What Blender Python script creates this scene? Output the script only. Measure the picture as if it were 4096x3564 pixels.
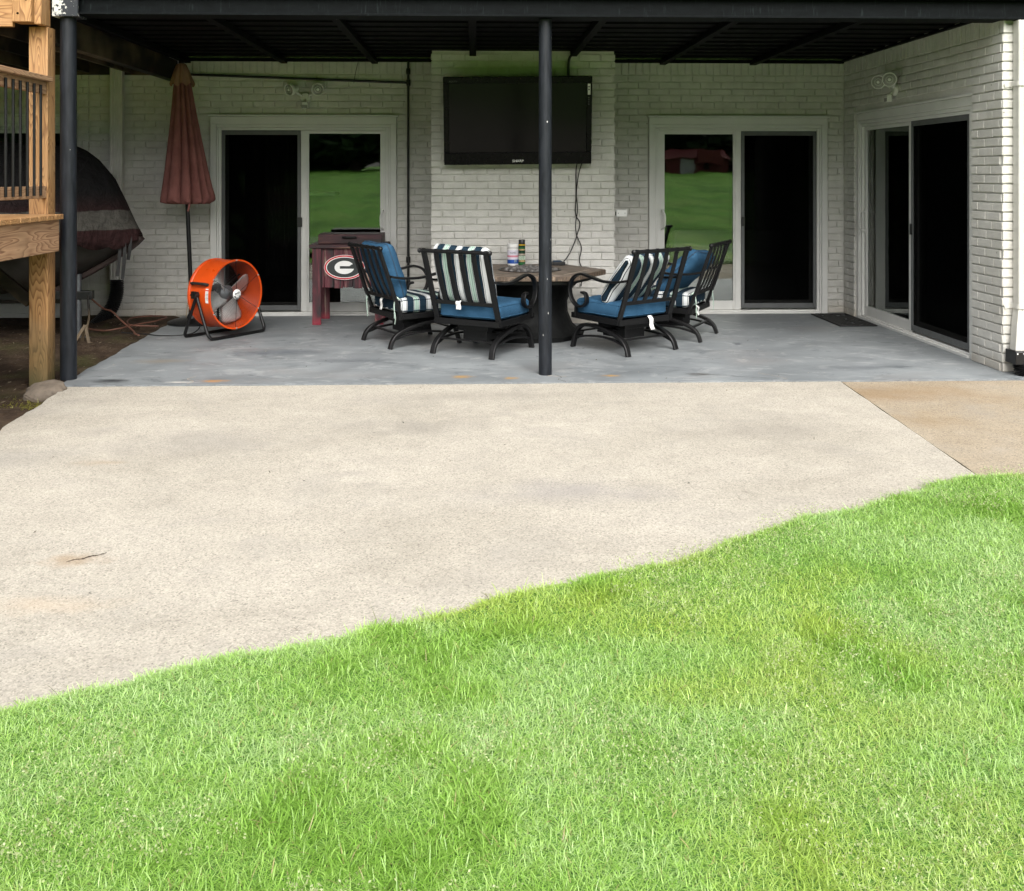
import bpy, bmesh, math, random
import numpy as np
from mathutils import Vector, Matrix, Euler

for o in list(bpy.data.objects):
    bpy.data.objects.remove(o)
R = math.radians
SC = bpy.context.scene
COL = SC.collection
rnd = random.Random(7)

# ------------------------------------------------------------------ camera
EYE = 1.55
cam_d = bpy.data.cameras.new('camera')
cam = bpy.data.objects.new('camera', cam_d)
COL.objects.link(cam)
cam.location = (0, 0, EYE)
cam.rotation_euler = (R(90), 0, R(-2.08))
cam_d.sensor_fit = 'HORIZONTAL'
cam_d.sensor_width = 36
cam_d.lens = 36.05
cam_d.shift_y = -0.2641
cam_d.clip_end = 2000
SC.camera = cam

# ------------------------------------------------------------------ world and sun (bright overcast)
SUN_DIR = Vector((0.12, -1.0, 1.05)).normalized()
w = bpy.data.worlds.new('World')
SC.world = w
w.use_nodes = True
nt = w.node_tree
nt.nodes.clear()
sky = nt.nodes.new('ShaderNodeTexSky')
sky.sky_type = 'NISHITA'
sky.sun_disc = False
sky.sun_elevation = math.asin(SUN_DIR.z)
sky.sun_rotation = math.atan2(SUN_DIR.x, SUN_DIR.y)
sky.air_density = 1.0
sky.dust_density = 6.0
sky.ozone_density = 1.0
hsv = nt.nodes.new('ShaderNodeHueSaturation')
hsv.inputs['Saturation'].default_value = 0.22
bg = nt.nodes.new('ShaderNodeBackground')
bg.inputs['Strength'].default_value = 0.15
wo = nt.nodes.new('ShaderNodeOutputWorld')
nt.links.new(sky.outputs[0], hsv.inputs['Color'])
nt.links.new(hsv.outputs[0], bg.inputs['Color'])
nt.links.new(bg.outputs[0], wo.inputs['Surface'])

sd = bpy.data.lights.new('sun', 'SUN')
sd.energy = 1.5
sd.angle = R(60)
sd.color = (1.0, 0.96, 0.9)
sun = bpy.data.objects.new('sun', sd)
COL.objects.link(sun)
sun.location = (0, 0, 30)
sun.rotation_euler = SUN_DIR.to_track_quat('Z', 'Y').to_euler()

vs = SC.view_settings
vs.view_transform = 'Standard'
vs.look = 'None'
vs.exposure = 1.0
vs.gamma = 1
vs.use_curve_mapping = False
SC.render.engine = 'CYCLES'
SC.cycles.use_denoising = True
SC.cycles.max_bounces = 6
SC.cycles.diffuse_bounces = 4
SC.cycles.glossy_bounces = 3
SC.cycles.transmission_bounces = 2
SC.cycles.transparent_max_bounces = 8
SC.cycles.caustics_reflective = False
SC.cycles.caustics_refractive = False

# ------------------------------------------------------------------ material helpers
class NT:
    def __init__(s, name):
        s.m = bpy.data.materials.new(name)
        s.m.use_nodes = True
        s.t = s.m.node_tree
        s.t.nodes.clear()
        s.out = s.n('ShaderNodeOutputMaterial')
        s.b = s.n('ShaderNodeBsdfPrincipled')
        s.l(s.b.outputs[0], s.out.inputs['Surface'])
    def n(s, t, **k):
        x = s.t.nodes.new(t)
        for a, v in k.items():
            setattr(x, a, v)
        return x
    def l(s, a, b):
        s.t.links.new(a, b)
    def pos(s, scale=(1, 1, 1), obj=False, rot=(0, 0, 0)):
        g = s.n('ShaderNodeTexCoord').outputs['Object'] if obj else s.n('ShaderNodeNewGeometry').outputs['Position']
        mp = s.n('ShaderNodeMapping')
        mp.inputs['Scale'].default_value = scale
        mp.inputs['Rotation'].default_value = rot
        s.l(g, mp.inputs['Vector'])
        return mp.outputs[0]
    def noise(s, vec, scale, detail=4, rough=.55, dist=0.0):
        x = s.n('ShaderNodeTexNoise')
        x.inputs['Scale'].default_value = scale
        x.inputs['Detail'].default_value = detail
        x.inputs['Roughness'].default_value = rough
        x.inputs['Distortion'].default_value = dist
        s.l(vec, x.inputs['Vector'])
        return x.outputs['Fac']
    def voro(s, vec, scale, feature='F1', out='Distance'):
        x = s.n('ShaderNodeTexVoronoi', feature=feature)
        x.inputs['Scale'].default_value = scale
        s.l(vec, x.inputs['Vector'])
        return x.outputs[out]
    def ramp(s, fac, stops, interp='LINEAR'):
        x = s.n('ShaderNodeValToRGB')
        cr = x.color_ramp
        cr.interpolation = interp
        while len(cr.elements) < len(stops):
            cr.elements.new(0.5)
        for e, (p, c) in zip(cr.elements, stops):
            e.position = p
            e.color = (c, c, c, 1) if isinstance(c, (int, float)) else (*c, 1)
        s.l(fac, x.inputs[0])
        return x.outputs[0]
    def math(s, op, a, b=None, c=None):
        x = s.n('ShaderNodeMath', operation=op)
        for i, v in enumerate((a, b, c)):
            if v is None: continue
            if isinstance(v, (int, float)): x.inputs[i].default_value = v
            else: s.l(v, x.inputs[i])
        return x.outputs[0]
    def mix(s, fac, a, b, mode='MIX'):
        x = s.n('ShaderNodeMix', data_type='RGBA', blend_type=mode)
        for i, v in ((0, fac), (6, a), (7, b)):
            if isinstance(v, (int, float)): x.inputs[i].default_value = v
            elif isinstance(v, tuple): x.inputs[i].default_value = (*v, 1)
            else: s.l(v, x.inputs[i])
        return x.outputs[2]
    def bump(s, h, strength=.3, dist=.01, chain=None):
        x = s.n('ShaderNodeBump')
        x.inputs['Strength'].default_value = strength
        x.inputs['Distance'].default_value = dist
        s.l(h, x.inputs['Height'])
        if chain is not None: s.l(chain, x.inputs['Normal'])
        return x.outputs[0]
    def set(s, color=None, rough=None, normal=None, metal=None, spec=None, ior=None):
        for k, v in (('Base Color', color), ('Roughness', rough), ('Normal', normal), ('Metallic', metal), ('Specular IOR Level', spec), ('IOR', ior)):
            if v is None: continue
            if isinstance(v, tuple): s.b.inputs[k].default_value = (*v, 1)
            elif isinstance(v, (int, float)): s.b.inputs[k].default_value = v
            else: s.l(v, s.b.inputs[k])
        return s.m
    def spot(s, vec, c, rad, soft=.5, stretch=(1, 1, 1)):
        """mask of a stain with its own place: 1 inside, 0 outside, ragged edge"""
        sub = s.n('ShaderNodeVectorMath', operation='SUBTRACT')
        s.l(vec, sub.inputs[0]); sub.inputs[1].default_value = c
        mul = s.n('ShaderNodeVectorMath', operation='MULTIPLY')
        s.l(sub.outputs[0], mul.inputs[0]); mul.inputs[1].default_value = stretch
        ln = s.n('ShaderNodeVectorMath', operation='LENGTH')
        s.l(mul.outputs[0], ln.inputs[0])
        nz = s.noise(vec, 1.6 / rad, 4, .6)
        d = s.math('ADD', ln.outputs['Value'], s.math('MULTIPLY', s.math('SUBTRACT', nz, .5), rad * 1.6))
        mr = s.n('ShaderNodeMapRange')
        s.l(d, mr.inputs[0])
        mr.inputs[1].default_value = rad; mr.inputs[2].default_value = rad * (1 - soft) * .3
        mr.inputs[3].default_value = 0; mr.inputs[4].default_value = 1
        return mr.outputs[0]

def plain(name, col, rough=.5, var=.12, scale=9, bs=0.06, bscale=120, metal=0, spec=.5, obj=False):
    t = NT(name)
    p = t.pos(obj=obj)
    n = t.noise(p, scale, 5)
    dark = tuple(c * (1 - var) for c in col)
    lite = tuple(min(1, c * (1 + var)) for c in col)
    c = t.ramp(n, [(.3, dark), (.7, lite)])
    r = t.ramp(t.noise(p, scale * 2.3, 4), [(.3, max(0, rough - .07)), (.7, min(1, rough + .07))])
    nm = t.bump(t.noise(p, bscale, 3), bs, .004)
    return t.set(c, r, nm, metal, spec)

M = {}
def painted_brick():
    t = NT('painted_brick')
    p = t.pos()
    base = t.ramp(t.noise(p, 2.2, 5), [(.3, (.54, .53, .49)), (.7, (.64, .63, .59))])
    vz = t.pos((9, 9, 13))
    cell = t.ramp(t.noise(vz, .9, 1), [(.35, .93), (.65, 1.04)])
    base = t.mix(1, base, cell, 'MULTIPLY')
    fine = t.ramp(t.noise(p, 60, 4, .7), [(.28, .86), (.5, 1)])
    base = t.mix(.7, base, fine, 'MULTIPLY')
    chips = t.ramp(t.voro(p, 5.0), [(.03, 1), (.045, 0)])
    base = t.mix(t.math('MULTIPLY', chips, .7), base, (.12, .10, .085))
    # splash-back dirt near the ground
    sx = t.n('ShaderNodeSeparateXYZ'); t.l(p, sx.inputs[0])
    low = t.math('ADD', sx.outputs[2], t.math('MULTIPLY', t.noise(p, 6, 5), .25))
    dm = t.ramp(low, [(.10, .55), (.28, 0)])
    base = t.mix(dm, base, (.42, .36, .27))
    h = t.math('ADD', t.noise(p, 130, 4, .65), t.math('MULTIPLY', t.noise(p, 22, 4), 1.4))
    return t.set(base, .62, t.bump(h, .35, .006), spec=.35)
M['brick'] = painted_brick()
M['trim'] = plain('white_vinyl_trim', (.66, .66, .63), .42, .05, 5, .03)
M['downspout'] = plain('white_aluminium', (.52, .51, .47), .4, .08, 6, .02)
M['black_metal'] = plain('black_powder_coat', (.0042, .0042, .0045), .42, .35, 25, .08, spec=.35)
M['matte_black'] = plain('matte_black_base', (.006, .0065, .0065), .75, .4, 12, .3, 60, spec=.15)
M['black_pipe'] = plain('black_iron_pipe', (.005, .0055, .0055), .45, .3, 20, .1)
M['black_plastic'] = plain('black_plastic', (.006, .006, .0065), .38, .2, 14, .04)
M['black_rubber'] = plain('black_rubber', (.008, .008, .008), .7, .3, 30, .2)
M['screen_frame'] = plain('grey_screen_frame', (.10, .105, .105), .45, .1, 10, .03)
M['grey_metal'] = plain('galvanised_metal', (.13, .14, .15), .45, .2, 14, .06, metal=.6)
M['orange'] = plain('orange_enamel', (.60, .068, .007), .34, .1, 7, .03)
M['alu'] = plain('brushed_aluminium', (.50, .51, .50), .42, .12, 20, .03, metal=.55)
M['white_print'] = plain('white_print', (.78, .78, .76), .5, .03, 10, .01)
M['red_print'] = plain('red_print', (.50, .012, .025), .5, .06, 10, .02)
M['black_print'] = plain('black_print', (.018, .022, .022), .5, .1, 10, .02)
M['blue_print'] = plain('blue_print', (.01, .06, .28), .4, .06, 10, .01)
M['pink_print'] = plain('pink_print', (.55, .20, .26), .45, .1, 30, .01)
M['lilac_print'] = plain('lilac_print', (.60, .58, .66), .45, .04, 10, .01)
M['yellow'] = plain('yellow_plastic', (.66, .40, .01), .4, .05, 10, .01)
M['mint_print'] = plain('mint_print', (.52, .66, .52), .45, .05, 10, .01)
M['tan_print'] = plain('tan_print', (.38, .26, .12), .45, .2, 60, .01)
M['green_print'] = plain('green_print', (.012, .10, .025), .35, .4, 60, .01)
M['dark_green'] = plain('dark_green_can', (.008, .035, .016), .3, .3, 40, .01)
M['rope'] = plain('mint_ties', (.48, .60, .52), .8, .1, 60, .1)
M['lamp_glass'] = plain('lamp_lens', (.33, .33, .31), .18, .05, 10, .05)
M['soil'] = plain('thatch_soil', (.068, .155, .020), .95, .5, 60, .8, 90)
M['crack'] = plain('crack_dirt', (.035, .02, .012), .95, .5, 60, .5)
M['stone'] = plain('rough_stone', (.13, .105, .08), .85, .3, 14, .7, 40)
M['river_stone'] = plain('river_stone', (.10, .095, .09), .6, .45, 22, .4, 60)
M['cord_orange'] = plain('faded_orange_cord', (.13, .055, .035), .6, .15, 20, .05)
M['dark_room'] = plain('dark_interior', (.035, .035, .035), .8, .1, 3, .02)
M['room_curtain'] = plain('interior_curtain', (.45, .43, .40), .9, .1, 3, .02)
M['blue_fabric_dark'] = plain('navy_pipe', (.02, .05, .09), .85, .1, 40, .1)

def ceiling_paint():
    t = NT('black_ceiling_paint')
    p = t.pos()
    c = t.ramp(t.noise(t.pos((.8, 7, 7)), 4, 5), [(.3, (.0016, .0018, .0020)), (.7, (.0042, .0044, .0049))])
    chips = t.ramp(t.voro(p, 3.2), [(.022, 1), (.03, 0)])
    c = t.mix(t.math('MULTIPLY', chips, .5), c, (.3, .3, .3))
    return t.set(c, .6, t.bump(t.noise(t.pos((2, 20, 20)), 6, 5), .4, .006), spec=.06)
M['ceiling'] = ceiling_paint()

def post_paint():
    t = NT('chipped_post_paint')
    p = t.pos()
    streak = t.noise(t.pos((14, 14, 2.2)), 3, 6, .65)
    c = t.ramp(streak, [(.3, (.0050, .0062, .0085)), (.62, (.012, .0145, .019)), (.8, (.030, .034, .041))])
    v = t.voro(t.pos((1, 1, .6)), 17)
    gate = t.ramp(t.noise(p, 2.6, 2), [(.55, 0), (.6, 1)])
    chips = t.math('MULTIPLY', t.ramp(v, [(.07, 1), (.10, 0)]), gate)
    chips = t.math('MULTIPLY', chips, t.ramp(t.noise(p, 34, 2), [(.47, 0), (.5, 1)]))
    c = t.mix(chips, c, (.70, .70, .68))
    return t.set(c, t.ramp(streak, [(.3, .36), (.8, .6)]), t.bump(t.noise(p, 40, 4), .15, .004), spec=.28)
M['post'] = post_paint()
def chipped_cap():
    t = NT('chipped_cap_paint')
    p = t.pos()
    n = t.noise(p, 26, 6, .7, .5)
    sx = t.n('ShaderNodeSeparateXYZ'); t.l(p, sx.inputs[0])
    side = t.ramp(t.math('ADD', t.math('MULTIPLY', sx.outputs[0], 5), 16.0), [(.15, .24), (.75, -.2)])
    m_ = t.ramp(t.math('ADD', n, side), [(.60, 0), (.63, 1)])
    c = t.mix(m_, (.022, .025, .03), (.52, .52, .49))
    return t.set(c, .6, t.bump(n, .3, .004), spec=.25)
M['chipped_cap'] = chipped_cap()

def beam_paint():
    t = NT('beam_paint')
    p = t.pos()
    c = t.ramp(t.noise(t.pos((3, 9, 9)), 3, 6, .65), [(.3, (.0018, .0025, .0028)), (.7, (.0042, .0057, .0062))])
    rough_lip = t.ramp(t.noise(t.pos((40, 8, 4)), 2, 3), [(.6, 0), (.72, .35)])
    c = t.mix(rough_lip, c, (.03, .04, .04))
    return t.set(c, .6, t.bump(t.noise(p, 50, 4), .3, .004), spec=.07)
M['beam'] = beam_paint()

def wood(name, axis, light, dark, rings=34, gloss=.62, green=0.0):
    t = NT(name)
    sc = [5.5, 5.5, 5.5]; sc['xyz'.index(axis)] = .75
    p = t.pos(tuple(sc))
    n1 = t.noise(p, 1.0, 2, .5, .35)
    k = t.math('MULTIPLY', n1, rings)
    fr = t.math('FRACT', k)
    grain = t.ramp(fr, [(0, light), (.5, tuple(a * .72 + b * .28 for a, b in zip(light, dark))), (.86, tuple(a * .25 + b * .75 for a, b in zip(light, dark))), (1, light)])
    fs = [90, 90, 90]; fs['xyz'.index(axis)] = 3
    fib = t.noise(t.pos(tuple(fs)), 1, 3)
    grain = t.mix(.45, grain, t.ramp(fib, [(.3, .55), (.7, 1.1)]), 'MULTIPLY')
    kn = t.voro(t.pos(tuple(3.1 if a != axis else 1.6 for a in 'xyz')), 1.0)
    grain = t.mix(t.ramp(kn, [(.07, .75), (.13, 0)]), grain, tuple(c * .45 for c in dark))
    big = t.noise(t.pos(), 1.8, 3)
    grain = t.mix(t.ramp(big, [(.45, 0), (.75, .45)]), grain, (.30, .22, .13))
    if green:
        sx = t.n('ShaderNodeSeparateXYZ'); t.l(t.pos(), sx.inputs[0])
        z = t.math('ADD', sx.outputs[2], t.math('MULTIPLY', t.noise(t.pos(), 7, 4), .5))
        grain = t.mix(t.ramp(z, [(.25, green), (.85, 0)]), grain, (.05, .055, .022))
    hh = t.math('ADD', fr, fib)
    return t.set(grain, gloss, t.bump(hh, .3, .004), spec=.3)
PINE_L, PINE_D = (.45, .255, .108), (.12, .043, .013)
M['wood_z'] = wood('pine_upright', 'z', PINE_L, PINE_D, green=.85)
M['wood_y'] = wood('pine_along', 'y', (.46, .285, .165), (.14, .058, .028), 24)
M['wood_x'] = wood('pine_across', 'x', PINE_L, PINE_D, 30)
M['wood_dark'] = wood('aged_dark_timber', 'y', (.009, .006, .004), (.004, .003, .002), 20)
M['wood_dark_x'] = wood('aged_dark_ledger', 'x', (.013, .008, .005), (.006, .004, .003), 20)

def distressed():
    t = NT('distressed_red_paint')
    p = t.pos((16, 16, 1.9))
    n = t.noise(p, 1.0, 5, .6, .6)
    c = t.ramp(n, [(.36, (.012, .009, .011)), (.46, (.05, .008, .013)), (.54, (.095, .012, .022)), (.60, (.12, .05, .05)), (.69, (.30, .22, .17))])
    sx = t.n('ShaderNodeSeparateXYZ'); t.l(t.pos(), sx.inputs[0])
    foot = t.ramp(t.math('ADD', sx.outputs[2], t.math('MULTIPLY', t.noise(t.pos(), 9, 3), .12)), [(.08, .7), (.16, 0)])
    c = t.mix(foot, c, (.25, .012, .03))
    return t.set(c, .6, t.bump(n, .35, .006))
M['distressed'] = distressed()
def distressed_h():
    t = NT('distressed_red_lid')
    p = t.pos((2.0, 16, 16))
    n = t.noise(p, 1.0, 5, .6, .6)
    c = t.ramp(n, [(.36, (.009, .007, .008)), (.48, (.024, .007, .010)), (.58, (.045, .010, .014)), (.66, (.11, .045, .035)), (.76, (.28, .18, .11))])
    return t.set(c, .55, t.bump(n, .3, .006))
M['distressed_h'] = distressed_h()

def fabric(name, col, col2, spec=.2):
    t = NT(name)
    p = t.pos(obj=True)
    c = t.ramp(t.noise(p, 7, 5, .6), [(.3, col), (.7, col2)])
    weave = t.noise(t.pos((1, 1, 1), True), 420, 2)
    c = t.mix(.5, c, t.ramp(weave, [(.3, .75), (.7, 1.1)]), 'MULTIPLY')
    h = t.math('ADD', t.math('MULTIPLY', t.noise(p, 9, 4), 5), weave)
    return t.set(c, .9, t.bump(h, .4, .006), spec=spec)
M['blue_fabric'] = fabric('blue_canvas', (.022, .075, .145), (.036, .105, .19))
M['tag'] = fabric('white_tag', (.70, .70, .68), (.78, .78, .76))
M['salmon'] = fabric('salmon_umbrella_cloth', (.175, .068, .060), (.25, .105, .092))
M['salmon_cap'] = fabric('faded_umbrella_cap', (.27, .145, .10), (.34, .19, .135))

def stripes(name, axis):
    t = NT(name)
    p = t.pos(obj=True)
    sx = t.n('ShaderNodeSeparateXYZ'); t.l(p, sx.inputs[0])
    wob = t.math('MULTIPLY', t.math('SUBTRACT', t.noise(p, 6, 2), .5), .008)
    u = t.math('FRACT', t.math('ADD', t.math('MULTIPLY', t.math('ADD', sx.outputs[axis], wob), 1 / .248), .86))
    navy, wht, mint, blk = (.009, .024, .040), (.60, .62, .62), (.36, .49, .42), (.006, .010, .012)
    st = [(0, navy), (.25, wht), (.27, blk), (.285, mint), (.36, blk), (.375, mint), (.445, blk), (.46, wht), (.48, navy), (.74, blk), (.755, wht), (.785, blk), (.80, wht), (.95, blk), (.965, wht), (.985, navy)]
    c = t.ramp(u, st, 'CONSTANT')
    weave = t.noise(p, 420, 2)
    c = t.mix(.4, c, t.ramp(weave, [(.3, .8), (.7, 1.08)]), 'MULTIPLY')
    h = t.math('ADD', t.math('MULTIPLY', t.noise(p, 10, 4), 4), weave)
    return t.set(c, .9, t.bump(h, .4, .006), spec=.2)
M['stripe_x'] = stripes('striped_canvas', 0)
M['stripe_y'] = stripes('striped_canvas_across', 1)

def slate():
    t = NT('slate_tile')
    p = t.pos()
    n = t.noise(p, 6, 6, .65, .4)
    c = t.ramp(n, [(.3, (.05, .040, .032)), (.5, (.115, .086, .064)), (.7, (.19, .145, .112))])
    return t.set(c, .5, t.bump(t.noise(p, 40, 5), .3, .005))
M['slate'] = slate()
M['slate_line'] = plain('tile_inlay', (.36, .30, .24), .5, .15, 20, .1)
def slate_edge():
    t = NT('rough_slate_edge')
    p = t.pos((30, 30, 9))
    n = t.noise(p, 1.4, 5, .7)
    c = t.ramp(n, [(.3, (.03, .022, .018)), (.52, (.10, .07, .047)), (.72, (.30, .23, .17))])
    return t.set(c, .7, t.bump(n, .5, .01))
M['slate_edge'] = slate_edge()

def concrete(name, c1, c2, grit, spots):
    t = NT(name)
    p = t.pos()
    big = t.noise(t.pos((1, 1.5, 1)), .85, 6, .62, .3)
    base = t.ramp(big, [(.28, c1), (.7, c2)])
    mid = t.ramp(t.noise(p, 5, 5, .6), [(.3, .90), (.7, 1.05)])
    base = t.mix(1, base, mid, 'MULTIPLY')
    cellc = t.voro(p, 150, out='Color')
    bw = t.n('ShaderNodeRGBToBW'); t.l(cellc, bw.inputs[0])
    agg = t.ramp(bw.outputs[0], [(.12, .40), (.28, .80), (.6, 1.0), (.9, 1.28)])
    base = t.mix(grit, base, agg, 'MULTIPLY')
    pit = t.ramp(t.noise(t.pos((1, 1, 1)), 70, 2, .5), [(.26, .25), (.33, 1)])
    base = t.mix(.8, base, pit, 'MULTIPLY')
    grey = t.ramp(t.noise(p, 1.9, 5, .65, .5), [(.52, 0), (.78, .5)])
    base = t.mix(grey, base, (.25, .235, .21))
    for c, r, col, amt, st in spots:
        m_ = t.math('MULTIPLY', t.spot(p, c, r, .6, st), amt)
        base = t.mix(m_, base, col)
    h = t.math('ADD', t.voro(p, 125), t.math('MULTIPLY', t.noise(p, 30, 4), .8))
    return t.set(base, .88, t.bump(h, .4, .004), spec=.25)
RUST = (.25, .165, .085)
M['concrete'] = concrete('exposed_aggregate', (.322, .296, .246), (.395, .366, .310), .62,
    [((-1.62, 4.2, 0), .16, RUST, .5, (1, 1.6, 1)), ((-1.95, 3.98, 0), .10, RUST, .4, (1, 2, 1)),
     ((-2.02, 5.6, 0), .12, RUST, .35, (.7, 2, 1)), ((-1.55, 3.75, 0), .2, (.40, .30, .2), .3, (.6, 2, 1)),
     ((-.35, 6.3, 0), .35, (.18, .168, .15), .38, (.7, 1.5, 1)), ((-1.6, 6.0, 0), .5, (.19, .178, .162), .34, (.7, 1.3, 1)),
     ((.1, 7.2, 0), .5, (.195, .18, .152), .34, (.5, 3, 1)), ((1.75, 6.2, 0), .5, (.19, .175, .155), .34, (.8, 1.6, 1)),
     ((-2.5, 5.7, 0), .4, (.18, .176, .168), .36, (1, 1.5, 1)), ((.5, 5.0, 0), .4, (.21, .198, .198), .45, (.7, 1.5, 1))])
M['concrete_tan'] = concrete('tan_aggregate', (.265, .212, .146), (.335, .29, .222), .65,
    [((3.0, 7.2, 0), .6, (.21, .135, .065), .6, (.6, 1.6, 1)), ((2.85, 6.4, 0), .3, (.22, .15, .075), .4, (1, .8, 1))])

def patio_paint():
    t = NT('grey_floor_paint')
    p = t.pos()
    q = t.pos((.8, 1.1, 1))
    n = t.noise(q, 1.7, 7, .66, .7)
    c = t.ramp(n, [(.30, (.138, .150, .156)), (.5, (.180, .195, .202)), (.68, (.226, .244, .250))])
    scuff = t.ramp(t.noise(t.pos((1.4, 2.6, 1)), 2.2, 7, .72, 1.2), [(.53, 0), (.66, .75), (.8, .2)])
    c = t.mix(scuff, c, (.30, .31, .31))
    dk = t.ramp(t.noise(t.pos((1.1, 2.0, 1)), 2.6, 7, .72, 1.2), [(.57, 0), (.67, .75)])
    c = t.mix(dk, c, (.075, .085, .095))
    scr = t.ramp(t.noise(t.pos((2.2, 16, 1), rot=(0, 0, .25)), 3.0, 6, .75, 1.5), [(.64, 0), (.69, .7)])
    c = t.mix(scr, c, (.30, .315, .32))
    wear = t.ramp(t.noise(p, 9, 8, .75, .6), [(.63, 0), (.67, .6)])
    c = t.mix(t.math('MULTIPLY', wear, t.ramp(t.noise(p, .9, 3), [(.48, 0), (.6, 1)])), c, (.085, .092, .10))
    tn = t.ramp(t.noise(t.pos((.8, 1.3, 1)), 1.3, 3, .5), [(.55, 0), (.75, .3)])
    c = t.mix(tn, c, (.19, .165, .15))
    ry = (.36, .20, .04)
    for cc, r, col, amt, st in [((-.1, 7.85, 0), .1, ry, .8, (1, 1.4, 1)), ((.28, 7.78, 0), .07, ry, .8, (1, 1.2, 1)), ((1.05, 7.85, 0), .09, ry, .8, (1, 1.8, 1)),
                            ((1.75, 7.88, 0), .12, (.05, .045, .04), .8, (.8, 1.6, 1)), ((-2.72, 7.78, 0), .16, (.015, .016, .018), .9, (.8, 1.7, 1)),
                            ((-1.95, 7.75, 0), .10, (.42, .20, .05), .9, (.8, 1.6, 1)), ((-1.0, 8.55, 0), .2, (.08, .09, .10), .7, (.6, 1.6, 1)),
                            ((-1.7, 9.0, 0), .3, (.085, .095, .11), .7, (.7, 1.6, 1)), ((-2.2, 7.72, 0), .06, (.55, .53, .48), .8, (.4, 1.6, 1)),
                            ((3.1, 8.1, 0), .3, (.10, .11, .12), .6, (.5, 2.2, 1)), ((-2.6, 8.6, 0), .25, (.22, .18, .13), .5, (.8, 2, 1))]:
        c = t.mix(t.math('MULTIPLY', t.spot(p, cc, r, .6, st), amt), c, col)
    fl = t.ramp(t.voro(p, 6), [(.018, 1), (.025, 0)])
    c = t.mix(t.math('MULTIPLY', fl, .8), c, (.6, .58, .52))
    r = t.ramp(n, [(.3, .42), (.7, .6)])
    return t.set(c, r, t.bump(t.noise(p, 26, 5), .18, .005), spec=.45)
M['patio'] = patio_paint()

def dirt():
    t = NT('bare_dirt')
    p = t.pos()
    c = t.ramp(t.noise(p, 5, 7, .7), [(.3, (.022, .014, .009)), (.5, (.052, .034, .021)), (.72, (.10, .072, .046))])
    peb = t.ramp(t.voro(p, 30), [(.10, 1), (.16, 0)])
    c = t.mix(t.math('MULTIPLY', peb, t.ramp(t.noise(p, 9, 3), [(.5, 0), (.6, .8)])), c, (.24, .20, .15))
    moss = t.ramp(t.noise(t.pos((1, .6, 1)), 1.8, 5, .65), [(.52, 0), (.66, .6)])
    c = t.mix(moss, c, (.055, .062, .016))
    h = t.math('ADD', t.noise(p, 24, 6, .7), t.math('MULTIPLY', t.voro(p, 30), .4))
    return t.set(c, .95, t.bump(h, .8, .02), spec=.2)
M['dirt'] = dirt()

def lawn_mat():
    t = NT('lawn_turf')
    p = t.pos()
    c = t.ramp(t.noise(p, 1.1, 6, .65), [(.3, (.075, .21, .022)), (.7, (.12, .28, .038))])
    c = t.mix(t.ramp(t.noise(t.pos((.25, .25, 1)), 1, 5, .7), [(.4, 0), (.62, .8)]), c, (.17, .27, .06))
    c = t.mix(t.ramp(t.noise(t.pos((1, .15, 1)), .5, 4, .7), [(.45, 0), (.62, .7)]), c, (.035, .11, .010))
    f = t.ramp(t.noise(p, 55, 5, .7), [(.3, .55), (.7, 1.2)])
    c = t.mix(1, c, f, 'MULTIPLY')
    return t.set(c, .9, t.bump(t.noise(p, 60, 4), .5, .01), spec=.03)
M['lawn'] = lawn_mat()

def blade_mat():
    t = NT('grass_blade')
    a = t.n('ShaderNodeAttribute', attribute_name='tint')
    t.set(a.outputs['Color'], .36, spec=.7)
    tr = t.n('ShaderNodeBsdfTranslucent')
    t.l(a.outputs['Color'], tr.inputs['Color'])
    mx = t.n('ShaderNodeMixShader')
    mx.inputs[0].default_value = .48
    t.l(t.b.outputs[0], mx.inputs[1]); t.l(tr.outputs[0], mx.inputs[2])
    t.l(mx.outputs[0], t.out.inputs['Surface'])
    return t.m
M['blade'] = blade_mat()

def glass_mat():
    t = NT('dark_window_glass')
    p = t.pos()
    nm = t.bump(t.noise(p, 2.6, 2, .4), .06, .01)
    fr = t.n('ShaderNodeFresnel'); fr.inputs['IOR'].default_value = 2.0
    t.l(nm, fr.inputs['Normal'])
    gl = t.n('ShaderNodeBsdfGlossy'); gl.inputs['Roughness'].default_value = .016
    gl.inputs['Color'].default_value = (.95, 1, .97, 1)
    t.l(nm, gl.inputs['Normal'])
    tp = t.n('ShaderNodeBsdfTransparent'); tp.inputs['Color'].default_value = (.8, .82, .81, 1)
    mx = t.n('ShaderNodeMixShader')
    t.l(fr.outputs[0], mx.inputs[0]); t.l(tp.outputs[0], mx.inputs[1]); t.l(gl.outputs[0], mx.inputs[2])
    t.l(mx.outputs[0], t.out.inputs['Surface'])
    return t.m
M['glass'] = glass_mat()
def mesh_mat():
    t = NT('insect_screen')
    t.set((.0008, .001, .001), .6, spec=.02)
    tp = t.n('ShaderNodeBsdfTransparent'); tp.inputs['Color'].default_value = (.6, .6, .6, 1)
    mx = t.n('ShaderNodeMixShader'); mx.inputs[0].default_value = .6
    t.l(t.b.outputs[0], mx.inputs[1]); t.l(tp.outputs[0], mx.inputs[2])
    t.l(mx.outputs[0], t.out.inputs['Surface'])
    return t.m
M['screen'] = mesh_mat()
def tv_screen():
    t = NT('tv_panel')
    p = t.pos()
    r = t.ramp(t.noise(p, 3, 4), [(.3, .12), (.7, .2)])
    return t.set((.003, .003, .0034), r, spec=.15)
M['tv_screen'] = tv_screen()
M['tv_bezel'] = plain('gloss_black_bezel', (.002, .002, .0024), .3, .1, 10, .01, spec=.12)

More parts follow.
